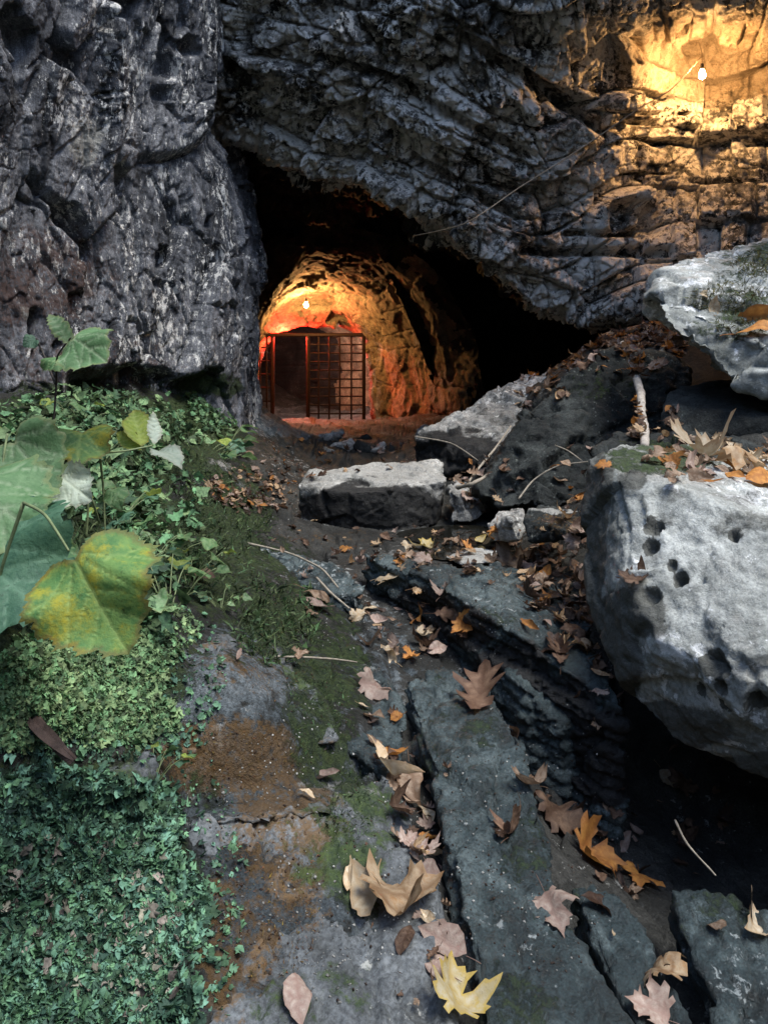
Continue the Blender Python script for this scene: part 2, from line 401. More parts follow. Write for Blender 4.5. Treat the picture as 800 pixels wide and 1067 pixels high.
SPOT_G = {'moss': [(80, 930, 130, 160, 1.0), (60, 700, 140, 90, .85), (120, 560, 110, 80, .8), (60, 470, 150, 60, .9), (200, 445, 60, 40, .9), (230, 560, 60, 90, .75), (290, 640, 70, 60, .66), (340, 730, 56, 110, .68), (380, 860, 50, 110, .6), (330, 1040, 80, 50, .55), (210, 840, 40, 60, .5), (260, 600, 80, 60, .6), (110, 460, 160, 60, .8)],
          'rust': [(235, 795, 110, 46, .74), (300, 880, 70, 80, .72), (240, 970, 70, 90, .66), (240, 700, 80, 40, .44), (300, 1030, 60, 50, .4), (330, 560, 90, 14, .35), (290, 460, 60, 20, .3)], 'bare': [(330, 440, 100, 16, .9), (250, 720, 110, 80, .62), (300, 900, 150, 200, .66), (390, 700, 60, 80, .5), (230, 500, 60, 60, .35)], 'shade_stain': [(735, 378, 50, 40, .95)], 'pale': [(228, 484, 16, 6, .9), (225, 690, 50, 30, .34), (345, 822, 60, 6, .6)]}  # painted: shade on one sunlit slope, brighter bare patch on the lamp-lit tunnel floor
nearw = 1 - sstep(5, 12, np.hypot(xf, yf))
Vq = np.c_[xf * 1.9 + yf * .35, yf * .55, zb * 2]
fa, fe = facet(Vq * 2.4 + .3 * np.stack([fbm(V * 2, 2, q) for q in (1, 2, 3)], 1), 31, .9)
fb, fe2 = facet(V * 9, 32, .9)
left = sstep(330, 220, px) * (py > 430)
amp = (1 - .55 * left)
dz = amp * (.03 * fa - .02 * (1 - sstep(0, .06, fe))) + .008 * fb * amp + .03 * fbm(V * 1.6, 3, 40) + .010 * fbm(V * 14, 4, 41, .6)
farw = sstep(4, 10, np.hypot(xf, yf)); dz = dz + farw * .12 * fbm(V * .9, 4, 44)
lip = np.interp(px, [190, 255, 345, 400], [852, 838, 826, 800]) + 5 * fbm(V * 6, 2, 51)
dz = dz - .065 * sstep(lip + 3, lip - 3, py) * sstep(758, 795, py) * sstep(175, 200, px) * sstep(415, 380, px) * (yf > 0)
lip2 = np.interp(px, [180, 260, 350], [700, 668, 690]); dz = dz - .035 * sstep(lip2 + 2, lip2 - 3, py) * sstep(620, 650, py) * sstep(180, 200, px) * sstep(340, 320, px) * (yf > 0)
V[:, 2] += dz
ground = mesh_obj('ground', V, grid_faces(*shp), M_ground, attrs=paint(V, SPOT_G)); tag(ground, 'damp dark stream bed and mossy bank leading up to the cave', kind='structure')

# ---------------------------------------------------------------- the near cliff on the left
YS = [-620, -380, -160, 0, 110, 170, 260, 330, 400, 470]
EDGE = [205, 207, 210, 213, 214, 246, 268, 270, 264, 262]
def cliffcol(fr, d):
    return [P(fr * e + (1 - fr) * -40 if fr <= 1 else e, y, d) for y, e in zip(YS, EDGE)]
rowsA = []
for i, (y, e) in enumerate(zip(YS, EDGE)):
    lean = [-.8, -.7, -.45, -.2, 0, .1, .15, .15, .1, .1][i]
    r = [P(-900, y, 2.4 + lean), P(-330, y, 3.9 + lean), P(-20, y, 5.2 + lean), P(.45 * e, y, 6.2 + lean), P(.8 * e, y, 7.2 + lean), P(e - 4, y, 7.9 + lean), P(e + 3, y, 8.6 + lean), P(e - 6, y, 10.2 + lean), P(e - 12, y, 12.4), P(e - 40, y, 17)]
    rowsA.append(r)
ctl = np.array(rowsA)                                    # (rows, cols, 3)
G = catmull(ctl, [14, 30, 60, 70, 50, 55, 50, 50, 40])
G = catmull(G.transpose(1, 0, 2), [20, 60, 120, 120, 110, 50, 50, 40, 20]).transpose(1, 0, 2)
sh = G.shape[:2]; N = grid_normals(G).reshape(-1, 3); V = G.reshape(-1, 3)
N *= -np.sign((N * (V - np.array((0, 0, EYE)))).sum(1).mean())
def cliff_disp(V):
    W = V + .06 * np.stack((fbm(V * 1.6, 4, 1), fbm(V * 1.6, 4, 2), fbm(V * 1.6, 4, 3)), 1)
    a, e = facet(W * (1.15, 1.15, .42), 3, 1.0); b, e2 = facet(W * (3.6, 3.6, 1.2), 4, 1.1); c, e3 = facet(W * (12, 12, 5), 5, 1.2)
    d = .18 * a + .055 * b + .015 * c + .022 * fbm(V * 8, 5, 6, .6) - .08 * (1 - sstep(0, .05, e)) - .035 * (1 - sstep(0, .07, e2)) - .012 * (1 - sstep(0, .1, e3))
    holes = sstep(.30, .48, fbm(W * (2.6, 2.6, 1.6), 3, 60)); d -= .22 * holes
    return d
V2 = V + N * cliff_disp(V)[:, None]
px, py = proj(V2)
# the smooth block that stands out at the top, and the undercut at the foot of the wall
V2 += N * (.16 * sstep(100, 112, px) * sstep(218, 210, px) * sstep(150 + (px - 110) * -.5 + 60, 130, py))[:, None]
V2 -= N * (.32 * sstep(378, 396, py + 14 * fbm(V * 3, 2, 9)) * sstep(60, 110, px) * sstep(235, 205, px))[:, None]
SPOT_A = {'rust': [(40, 290, 90, 70, .62), (60, 380, 160, 40, .5), (170, 350, 80, 40, .3), (110, 240, 60, 60, .3)], 'pale': [(88, 150, 26, 30, .7), (150, 40, 60, 40, .35), (30, 330, 10, 10, .9), (60, 90, 80, 60, .4)], 'moss': [(215, 400, 40, 20, .8), (100, 410, 140, 16, .6), (150, 370, 60, 20, .3)]}
cliff = mesh_obj('cliff', V2, grid_faces(*sh), M_cliff, attrs=paint(V2, SPOT_A)); tag(cliff, 'blue-grey cliff face with white lichen flecks beside the cave mouth', kind='structure')

# ---------------------------------------------------------------- overhang, right-hand wall and the dark roof behind the lip
def colB(x, dtop, mids, inner):
    return [P(x, -1500, dtop + 3.5), P(x, -700, dtop + .6), P(x, -300, dtop - .1)] + [P(*m) for m in mids] + [P(*m) for m in inner]
COLS = [
 colB(130, 7.4, [(130, 0, 8.4), (130, 60, 8.5), (130, 120, 8.6), (130, 160, 8.9)], [(140, 200, 10.5), (150, 250, 13), (150, 460, 13.4)]),
 colB(215, 7.2, [(215, 0, 8.0), (215, 60, 8.2), (218, 110, 8.4), (222, 145, 8.8)], [(225, 176, 10.5), (225, 230, 13), (200, 460, 13.4)]),
 colB(300, 7.3, [(300, 0, 7.7), (300, 70, 8.0), (300, 130, 8.4), (300, 172, 8.8)], [(300, 186, 10.5), (290, 240, 12.9), (290, 262, 13.1)]),
 colB(400, 6.9, [(400, 0, 7.3), (400, 80, 7.7), (400, 145, 8.1), (400, 198, 8.5)], [(400, 206, 10.3), (390, 240, 13.0), (390, 262, 13.2)]),
 colB(480, 6.7, [(480, 0, 7.2), (480, 110, 7.8), (480, 195, 8.2), (480, 252, 8.5)], [(480, 256, 10.6), (480, 290, 13.6), (480, 452, 14.0)]),
 colB(560, 6.7, [(560, 0, 7.2), (560, 120, 8.0), (560, 225, 8.5), (560, 325, 8.8)], [(560, 322, 10.6), (560, 335, 13.6), (560, 450, 14)]),
 colB(640, 6.2, [(640, 0, 7.2), (640, 80, 8.1), (640, 220, 8.6), (640, 332, 8.7)], [(640, 332, 10.4), (640, 345, 13.0), (640, 440, 13.4)]),
 colB(720, 6.2, [(720, 0, 7.5), (720, 60, 8.9), (720, 170, 8.95), (720, 300, 8.6)], [(720, 304, 9.8), (720, 330, 11.2), (720, 430, 11.6)]),
 colB(800, 6.0, [(800, 0, 7.4), (800, 70, 8.6), (800, 170, 8.5), (800, 290, 8.3)], [(800, 330, 8.8), (800, 370, 9.6), (800, 430, 10)]),
 colB(960, 5.2, [(960, 0, 6.4), (960, 70, 7.2), (960, 170, 7.2), (960, 290, 7.0)], [(960, 330, 7.1), (960, 370, 7.4), (960, 430, 7.6)]),
 colB(1300, 4.0, [(1300, 0, 4.8), (1300, 70, 5.2), (1300, 170, 5.2), (1300, 290, 5.0)], [(1300, 330, 5.1), (1300, 370, 5.2), (1300, 430, 5.4)]),
]
ctl = np.array(COLS).transpose(1, 0, 2)
G = catmull(ctl, [10, 20, 60, 90, 110, 110, 80, 50, 30])
G = catmull(G.transpose(1, 0, 2), [16, 50, 75, 95, 85, 85, 85, 85, 85, 50, 16]).transpose(1, 0, 2) if False else catmull(G.transpose(1, 0, 2), [30, 70, 90, 85, 85, 85, 85, 85, 60, 30]).transpose(1, 0, 2)
sh = G.shape[:2]; N = grid_normals(G).reshape(-1, 3); V = G.reshape(-1, 3)
N *= -np.sign((N * (V - np.array((0, 0, EYE)))).sum(1).mean())
def over_disp(V):
    px, py = proj(V)
    W = V + .04 * np.stack((fbm(V * 1.1, 3, 21), fbm(V * 1.1, 3, 22), fbm(V * 1.1, 3, 23)), 1)
    right = sstep(520, 680, px)
    hor = W[:, 0] * .9 - W[:, 1] * .3
    zc = W[:, 2] + (1 - right) * .42 * W[:, 0]
    c1, b1, dz1, dj1 = blocks(zc, hor, 5, (.16, .46), (.22, .6))
    c2, b2, dz2, dj2 = blocks(zc + 3.3, hor + 1.7, 6, (.10, .26), (.08, .26))
    d = .20 * (c1 - .5) + .30 * (b1 - .5) - .12 * (1 - sstep(0, .03, dz1)) - .07 * (1 - sstep(0, .022, dj1))
    pm = sstep(-.15, .25, fbm(V * 1.3, 3, 28))
    d += pm * (.12 * (b2 - .5) + .02 * (c2 - .5)) - pm * .03 * (1 - sstep(0, .016, dz2)) - pm * .04 * (1 - sstep(0, .02, dj2))
    a, e = facet(W * 1.3, 24, .8); b, e2 = facet(W * 4.5, 25, .8); c, e3 = facet(W * 12, 26, .9)
    r2 = .20 * a + .12 * b + .045 * c - .08 * (1 - sstep(0, .06, e)) - .04 * (1 - sstep(0, .1, e2))
    mixr = .62 + .38 * right
    alcove = np.exp(-(((px - 730) / 110) ** 2 + ((py - 70) / 75) ** 2) ** 2)
    mixr = mixr * (1 - .2 * alcove)
    out = d * mixr + r2 * (1 - .75 * right) * (1 - .3 * alcove) + .03 * fbm(V * 8, 4, 27, .6)
    inside = sstep(9.2, 10.5, V[:, 1]); 
    return out * (1 - .35 * inside)
rowi = np.repeat(np.arange(sh[0]), sh[1]); V2 = V + N * (over_disp(V) * (1 - .55 * np.exp(-((rowi - 408) / 26.0) ** 2)))[:, None]
px, py = proj(V2)
def ledge(y0, x0, x1, t, dep, slope=0):                  # the open bedding joints of the right wall
    yy = y0 + slope * (px - x0) + 3 * fbm(V * 4, 2, 12)
    return dep * np.exp(-((py - yy) / t) ** 4) * sstep(x0 - 8, x0 + 8, px) * sstep(x1 + 8, x1 - 8, px) * (V[:, 1] < 9.6)
cut = ledge(147, 690, 755, 3.5, .18) + ledge(149, 772, 830, 3.5, .18) + ledge(118, 630, 720, 2.0, .12) + ledge(262, 545, 700, 5, .22) + ledge(243, 590, 680, 3, .2) + ledge(188, 720, 770, 2.5, .15) + ledge(40, 480, 640, 9, .28, .62) + ledge(95, 420, 560, 6, .2, .5) + ledge(165, 430, 540, 6, .2, .55) + ledge(60, 330, 450, 6, .2, .3) + ledge(96, 560, 690, 12, .2, .35) + ledge(225, 640, 690, 16, .3)
V2 -= N * cut[:, None]
SPOT_B = {'rust': [(660, 120, 80, 60, .42), (620, 170, 60, 50, .40), (740, 50, 160, 90, .32), (560, 70, 70, 50, .3), (690, 230, 70, 40, .32), (360, 60, 60, 60, .25)],
          'pale': [(470, 60, 130, 60, .30), (520, 160, 60, 60, .35), (430, 190, 90, 30, .45), (740, 60, 120, 60, .75), (610, 60, 60, 40, .4), (330, 110, 70, 50, .38), (700, 200, 150, 60, .46), (480, 240, 60, 24, .5), (230, 130, 20, 60, .6)]}
FB = grid_faces(*sh); over = mesh_obj('rock_wall', V2, FB, M_over, attrs=paint(V2, SPOT_B))
over.data.materials.append(M_inner); over.data.polygons.foreach_set('material_index', (V[FB[:, 0], 1] + .5 * fbm(V2[FB[:, 0]] * 1.5, 3, 91) > 9.35).astype(np.int32)); tag(over, 'overhanging bedded limestone wall above the cave, lamp-lit at its upper end', kind='structure')  # faces behind the lip switch to the rock coloured as shade

# ---------------------------------------------------------------- the tunnel behind the mouth
def ring(d, L):
    return [P(x, y, d) for x, y in L]
RINGS = [
 ring(12.3, [(230, 470), (232, 400), (236, 330), (262, 268), (320, 238), (395, 242), (455, 285), (492, 350), (505, 420), (505, 470)]),
 ring(12.9, [(250, 460), (254, 400), (260, 350), (282, 300), (325, 262), (388, 266), (432, 300), (462, 350), (475, 400), (478, 450)]),
 ring(13.8, [(252, 455), (258, 405), (262, 350), (284, 305), (325, 272), (386, 280), (424, 312), (446, 355), (455, 402), (456, 450)]),
 ring(15.0, [(255, 450), (262, 405), (264, 350), (284, 316), (322, 295), (370, 302), (402, 328), (420, 360), (428, 402), (428, 448)]),
 ring(16.2, [(258, 445), (266, 400), (268, 358), (287, 328), (320, 309), (356, 313), (376, 338), (392, 362), (400, 400), (402, 446)]),
 ring(17.0, [(262, 443), (268, 400), (272, 364), (288, 350), (322, 338), (352, 338), (372, 350), (382, 366), (388, 400), (390, 444)]),
 ring(18.2, [(262, 440), (266, 400), (272, 360), (288, 340), (322, 328), (352, 332), (376, 350), (388, 368), (394, 400), (398, 440)]),
 ring(20.5, [(235, 438), (236, 400), (240, 362), (262, 340), (318, 330), (350, 334), (372, 350), (380, 368), (384, 400), (386, 440)]),
 ring(23.5, [(150, 436), (150, 400), (155, 362), (180, 342), (250, 332), (290, 336), (312, 352), (318, 370), (320, 400), (320, 438)]),
 ring(27.0, [(10, 434), (10, 400), (14, 362), (50, 342), (140, 334), (180, 338), (200, 352), (206, 370), (208, 400), (208, 436)]),
]
ctl = np.array(RINGS)
G = catmull(ctl, [24, 40, 50, 50, 36, 36, 40, 24, 14]); G = catmull(G.transpose(1, 0, 2), [34, 34, 38, 38, 38, 38, 34, 34, 34]).transpose(1, 0, 2)
sh = G.shape[:2]; N = grid_normals(G).reshape(-1, 3); V = G.reshape(-1, 3)
axis = np.stack((np.interp(V[:, 1], [12, 17, 19, 23, 27], [-.5, -1.6, -1.7, -4, -9]), V[:, 1], 0 * V[:, 1] + 1.0), 1)
N *= np.sign((N * (axis - V)).sum(1).mean())
W = V + .1 * np.stack((fbm(V * 1.3, 2, 31), fbm(V * 1.3, 2, 32), fbm(V * 1.3, 2, 33)), 1)
a, e = facet(W * 1.3, 34, .8); b, e2 = facet(W * 4, 35, .8)
c1, b1, dz1, dj1 = blocks(W[:, 2], W[:, 1], 9, (.2, .5), (.4, 1.0))
d = .10 * a + .035 * b - .035 * (1 - sstep(0, .02, dz1)) * (fbm(V * 1.2, 2, 38) > 0) + .035 * fbm(V * 5, 5, 36, .6)
V2 = V + N * d[:, None]
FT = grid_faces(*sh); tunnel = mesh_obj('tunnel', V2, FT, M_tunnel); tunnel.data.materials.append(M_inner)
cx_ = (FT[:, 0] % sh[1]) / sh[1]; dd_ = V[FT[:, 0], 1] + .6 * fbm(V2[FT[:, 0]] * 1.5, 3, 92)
tunnel.data.polygons.foreach_set('material_index', (((cx_ < .62) & (dd_ < 14.3)) | (dd_ < 12.55) | (dd_ > 22.0)).astype(np.int32)); tag(tunnel, 'rough arched rock passage lit orange by its bulb', kind='structure')  # ceiling, mouth and far end get shade by darker rock colour

# ---------------------------------------------------------------- bedrock plates of the stream bed
def plate(L, down=.35, mat=M_bed, voxel=.009, flare=.0, s=0, big=.024, spots=None, shift=(0, 0), med=.013, **kw):
    pts = [PZ(x, y, z) for x, y, z in L]
    return rock('bedrock', pts, mat, voxel, dsp(big, 3.0, med, 9, .006, 30, s, .012, .9, (1.6, .8, 1.6), .014), extrude=(shift[0], shift[1], -down, flare), spots=spots, **kw)
SP_BED = {'moss': [(560, 930, 70, 120, .42), (470, 780, 60, 90, .4), (720, 980, 90, 60, .42), (530, 1050, 60, 60, .44), (350, 870, 80, 90, .55), (330, 720, 60, 60, .6), (330, 1040, 80, 50, .55), (500, 650, 60, 30, .4), (600, 860, 40, 60, .3)],
          'rust': [(300, 880, 70, 90, .70), (240, 790, 110, 46, .74), (280, 690, 60, 50, .42), (230, 980, 70, 90, .64), (220, 690, 40, 50, .42)], 'pale': [(345, 830, 60, 7, .6), (240, 845, 60, 7, .6), (370, 985, 60, 50, .36), (220, 690, 30, 30, .3)]}
SP_LEDGE = dict(SP_BED, shade_stain=[(440, 622, 36, 16, .8), (480, 650, 36, 24, .85), (530, 695, 44, 34, .85), (580, 740, 46, 40, .85), (630, 790, 46, 50, .85)])  # ledge front darkened by painted shade
plate([(422, 712, .10), (460, 690, .13), (512, 716, .12), (545, 775, .08), (563, 850, .05), (583, 935, .03), (612, 1010, .0), (655, 1090, -.02), (690, 1300, -.02), (520, 1300, .02), (508, 1100, .03), (497, 1010, .04), (474, 900, .06), (452, 800, .08)], .5, s=1, spots=SP_BED, kind='structure', label='long blue-green bedrock plate right of the leaf-filled crack')
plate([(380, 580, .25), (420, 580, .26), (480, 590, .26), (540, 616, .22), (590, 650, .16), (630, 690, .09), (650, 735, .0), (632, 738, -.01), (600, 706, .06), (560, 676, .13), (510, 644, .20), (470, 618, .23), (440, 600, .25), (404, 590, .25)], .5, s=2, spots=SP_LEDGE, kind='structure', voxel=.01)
plate([(515, 672, .05), (556, 698, .01), (600, 745, -.10), (586, 756, -.11), (545, 716, .0), (516, 686, .04)], .3, s=3, spots=SP_BED, kind='structure')
plate([(262, 572, .22), (300, 572, .22), (345, 588, .2), (380, 610, .17), (370, 622, .15), (330, 615, .15), (290, 600, .17)], .2, s=4, spots=SP_BED, kind='structure')
plate([(450, 590, .14), (520, 586, .15), (580, 610, .15), (620, 650, .12), (600, 668, .1), (540, 640, .12), (490, 614, .13)], .2, s=5, spots=SP_BED, kind='structure')
plate([(700, 925, -.20), (760, 930, -.18), (900, 975, -.18), (1000, 1100, -.2), (760, 1100, -.26), (735, 1020, -.24), (712, 970, -.22)], .3, s=6, spots=SP_BED, kind='structure')
plate([(600, 925, -.11), (648, 940, -.12), (676, 990, -.14), (712, 1060, -.16), (750, 1200, -.18), (700, 1250, -.15), (660, 1070, -.13), (624, 990, -.12)], .3, s=7, spots=SP_BED, kind='structure')
plate([(195, 852, .25), (255, 838, .25), (300, 836, .23), (345, 826, .212), (398, 800, .15), (432, 850, .10), (455, 940, .08), (478, 1060, .06), (495, 1300, .04), (150, 1300, .08), (180, 1080, .12), (205, 960, .16)], .4, M_hump, s=8, spots=SP_BED, kind='structure', big=.022)
plate([(186, 690, .375), (230, 664, .38), (290, 672, .29), (325, 715, .215), (352, 768, .165), (300, 782, .17), (235, 785, .235), (180, 775, .30)], .3, M_hump, s=9, spots=SP_BED, kind='structure', big=.02)
plate([(350, 700, .11), (392, 690, .12), (412, 730, .1), (418, 790, .09), (398, 800, .1), (360, 770, .12)], .3, s=10, spots=SP_BED, kind='structure')

plate([(-90, 800, .445), (0, 798, .435), (80, 802, .42), (156, 784, .40), (160, 800, .37), (150, 830, .34), (80, 836, .36), (-90, 840, .38)], .25, M_hump, s=11, spots={'moss': [(60, 830, 200, 60, .62)], 'pale': [(80, 800, 120, 8, .5)]}, kind='structure', big=.012)
# a shallow puddle beside the flat slab
bw = NB('water'); bw.b.inputs['IOR'].default_value = 1.33; bw.bump(bw.noise(9, 3, .5), .04, .01); M_water = bw.out((.010, .010, .008), .04, .6)
wc = PZ(500, 563, .085); WV = [tuple(wc)]
for k in range(40):
    a = 2 * math.pi * k / 40; r = 1 + .15 * math.sin(3 * a + 1) + .1 * math.sin(5 * a)
    WV.append((wc[0] + .52 * r * math.cos(a), wc[1] + .45 * r * math.sin(a), wc[2]))
tag(mesh_obj('water', WV, [(0, 1 + k, 1 + (k + 1) % 40) for k in range(40)], M_water), 'shallow dark puddle at the end of the flat slab', kind='structure')
# ---------------------------------------------------------------- boulders, each a thing of its own
big_pts = [P(612, 478, 3.35), P(642, 463, 3.45), P(606, 545, 3.2), P(612, 612, 3.05), P(648, 672, 2.85), P(655, 730, 2.72), P(700, 775, 2.6), P(800, 815, 2.4), P(930, 850, 2.3),
           P(632, 490, 3.08), P(720, 512, 2.8), P(800, 540, 2.6), P(960, 590, 2.4), P(650, 605, 2.72), P(684, 668, 2.52), P(800, 720, 2.2), P(930, 780, 2.1), P(640, 550, 2.9), P(1050, 620, 3.0), P(1050, 820, 3.0),
           P(720, 470, 3.9), P(900, 500, 3.7), P(1050, 540, 3.5), P(640, 590, 3.6), P(800, 640, 3.8), P(1000, 760, 3.6)]
rock('pitted_boulder', big_pts, M_boulder, .013, dsp(.045, 2.2, .016, 8, .006, 24, 3, .006, .8), spots={'pale': [(720, 580, 130, 120, .42), (760, 690, 70, 70, .5), (720, 495, 90, 12, .7)], 'shade_stain': [(615, 550, 22, 110, .85), (634, 690, 36, 60, .85), (690, 758, 70, 26, .85), (790, 808, 80, 26, .85), (645, 645, 50, 30, .8), (740, 520, 110, 16, .44), (655, 500, 16, 14, .7), (740, 610, 130, 120, .27), (780, 545, 60, 20, .5), (690, 540, 16, 12, .5)], 'moss': [(690, 478, 80, 18, .72)]},  # dark tone paints shade on left and lower facets, with some mottling
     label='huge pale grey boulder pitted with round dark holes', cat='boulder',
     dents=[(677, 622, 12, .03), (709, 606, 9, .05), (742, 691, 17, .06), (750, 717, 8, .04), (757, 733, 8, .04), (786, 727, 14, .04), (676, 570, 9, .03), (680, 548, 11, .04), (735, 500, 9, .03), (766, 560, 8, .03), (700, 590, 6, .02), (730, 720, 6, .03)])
rock('mossy_boulder', [P(684, 305, 5.2), P(690, 283, 5.6), P(735, 262, 5.9), P(800, 252, 6.0), P(930, 240, 6.0), P(672, 312, 5.3), P(690, 335, 5.0), P(722, 368, 4.8), P(760, 402, 4.6), P(800, 415, 4.5), P(930, 440, 4.3), P(730, 320, 4.9), P(800, 352, 4.5), P(930, 390, 4.2), P(730, 345, 5.8), P(900, 400, 5.9), P(1000, 300, 5)],
     M_boulder, .02, dsp(.09, 1.7, .03, 6, .008, 20, 14, .02), spots={'moss': [(770, 320, 60, 40, .5), (790, 270, 40, 26, .55), (740, 330, 40, 24, .42)], 'pale': [(720, 285, 40, 20, .5), (710, 340, 26, 14, .5)], 'shade_stain': [(720, 375, 50, 30, .4)]}, label='angular grey boulder with mossy sloping top beneath the lamp-lit wall', cat='boulder')
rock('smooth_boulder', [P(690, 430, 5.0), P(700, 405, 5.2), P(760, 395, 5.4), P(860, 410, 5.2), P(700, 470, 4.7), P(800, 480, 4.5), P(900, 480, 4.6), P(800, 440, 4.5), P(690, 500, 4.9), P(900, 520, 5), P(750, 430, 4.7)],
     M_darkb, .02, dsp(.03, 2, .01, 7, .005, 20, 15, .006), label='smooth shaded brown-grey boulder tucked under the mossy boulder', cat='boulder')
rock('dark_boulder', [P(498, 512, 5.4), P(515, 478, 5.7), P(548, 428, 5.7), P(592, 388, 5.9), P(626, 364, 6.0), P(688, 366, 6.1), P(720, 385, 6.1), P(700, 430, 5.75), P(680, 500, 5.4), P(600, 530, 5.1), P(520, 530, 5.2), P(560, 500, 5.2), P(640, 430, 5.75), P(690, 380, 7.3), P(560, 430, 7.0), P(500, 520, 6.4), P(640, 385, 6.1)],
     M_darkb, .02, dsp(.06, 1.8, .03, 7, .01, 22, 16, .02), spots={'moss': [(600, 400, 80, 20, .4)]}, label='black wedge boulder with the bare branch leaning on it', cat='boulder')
rock('sloping_boulder', [P(434, 456, 6.9), P(470, 436, 7.1), P(520, 404, 7.5), P(546, 388, 7.8), P(585, 392, 7.7), P(560, 425, 7.0), P(525, 470, 6.5), P(505, 490, 6.4), P(460, 490, 6.6), P(440, 485, 6.8), P(470, 460, 6.55), P(520, 450, 8.2), P(445, 470, 7.8)],
     M_slab, .018, dsp(.05, 2.6, .03, 8, .01, 22, 17, .015), spots={'shade_stain': [(475, 474, 60, 24, .75), (490, 455, 30, 14, .5)]}, label='pale sloping boulder at the cave threshold beside the flat slab', cat='boulder')  # lower front painted dark as shade
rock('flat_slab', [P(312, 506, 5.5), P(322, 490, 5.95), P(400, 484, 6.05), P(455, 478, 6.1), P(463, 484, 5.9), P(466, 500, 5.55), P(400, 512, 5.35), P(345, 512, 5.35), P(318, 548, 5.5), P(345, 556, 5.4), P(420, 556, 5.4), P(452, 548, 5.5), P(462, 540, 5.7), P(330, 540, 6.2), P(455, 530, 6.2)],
     M_slab, .014, dsp(.03, 3, .014, 9, .005, 26, 18, .01), spots={'pale': [(390, 492, 90, 14, .7)], 'shade_stain': [(390, 532, 84, 32, .95)]}, label='flat-topped pale slab lying across the stream bed', cat='boulder')  # front face blackened to stand for shade under light from above
rock('chipped_stone', [P(466, 510, 5.6), P(475, 500, 5.8), P(500, 520, 5.7), P(504, 536, 5.5), P(470, 545, 5.4), P(490, 545, 5.4), P(480, 520, 5.4), P(480, 540, 6)], M_slab, .012, dsp(.03, 4, .012, 12, .004, 30, 19, .01), label='chipped grey stone leaning on the end of the flat slab', cat='stone')
rock('rounded_stone', [P(505, 545, 4.6), P(518, 530, 4.75), P(545, 528, 4.8), P(552, 545, 4.5), P(540, 565, 4.4), P(512, 567, 4.5), P(530, 540, 4.4), P(530, 550, 5.0)], M_slab, .012, dsp(.03, 4, .012, 11, .004, 30, 20, .01), spots={'shade_stain': [(520, 552, 14, 14, .4)]}, label='small rounded stone with pale crest before the black wedge boulder', cat='stone')
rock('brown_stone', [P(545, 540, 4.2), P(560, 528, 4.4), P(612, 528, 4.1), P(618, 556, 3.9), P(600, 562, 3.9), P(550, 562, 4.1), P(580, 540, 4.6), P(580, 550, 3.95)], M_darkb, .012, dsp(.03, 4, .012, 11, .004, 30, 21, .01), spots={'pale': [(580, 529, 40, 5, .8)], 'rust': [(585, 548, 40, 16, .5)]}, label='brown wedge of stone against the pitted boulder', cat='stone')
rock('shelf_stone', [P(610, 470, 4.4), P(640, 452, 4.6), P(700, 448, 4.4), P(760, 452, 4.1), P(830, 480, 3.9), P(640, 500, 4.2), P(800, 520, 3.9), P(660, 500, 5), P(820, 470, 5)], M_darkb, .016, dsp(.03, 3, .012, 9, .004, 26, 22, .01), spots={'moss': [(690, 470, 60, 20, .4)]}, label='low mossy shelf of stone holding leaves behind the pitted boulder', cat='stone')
for i, (x, y, d, r, fl) in enumerate([(327, 463, 9.3, .13, .6), (345, 460, 9.5, .15, .6), (360, 467, 9.1, .13, .8), (375, 469, 9.0, .17, .7), (388, 472, 8.9, .13, .7), (400, 470, 9.1, .12, .7), (412, 473, 8.9, .14, .6), (340, 470, 8.9, .10, .6), (425, 468, 9.6, .12, .6), (315, 458, 10, .12, .5), (352, 453, 10.2, .11, .6), (448, 452, 9.6, .16, .5), (380, 458, 10, .1, .6)]):
    c = P(x, y, d); rr = np.random.default_rng(100 + i)
    pts = [c + rr.normal(size=3) * (r, r, r * fl) * .62 for _ in range(14)]
    rock('rubble_stone', pts, M_slab if i % 3 else M_darkb, .016, dsp(.02, 5, .01, 12, .003, 30, 40 + i, .006), label='small broken stone in the rubble line across the cave threshold', cat='stone', group='rubble stones across the cave threshold')
rock('pale_flat_stone', [PZ(462, 580, .12), PZ(490, 573, .15), PZ(520, 574, .15), PZ(515, 586, .13), PZ(480, 588, .13), PZ(490, 590, .05), PZ(500, 572, .05)], M_slab, .009, dsp(.012, 5, .006, 14, .003, 30, 60, .004), spots={'pale': [(490, 580, 40, 12, .9)]}, label='thin pale flat stone among leaves before the rounded stone', cat='stone')
rock('path_stone', [P(212, 483, 6.3), P(225, 478, 6.5), P(240, 482, 6.4), P(238, 489, 6.2), P(218, 490, 6.2), P(226, 492, 6.3)], M_slab, .012, dsp(.01, 5, .006, 14, .003, 30, 61, .004), spots={'pale': [(226, 484, 30, 12, .9)]}, label='flat pale stone set in the mossy bank by the worn path', cat='stone')
rock('bank_stone', [PZ(-30, 765, .47), PZ(20, 764, .47), PZ(44, 775, .46), PZ(40, 800, .42), PZ(0, 802, .42), PZ(-30, 800, .42), PZ(10, 790, .34)], M_hump, .007, dsp(.012, 6, .006, 16, .003, 34, 62, .004), label='smooth dark stone half under moss beside the splintered wood', cat='stone')
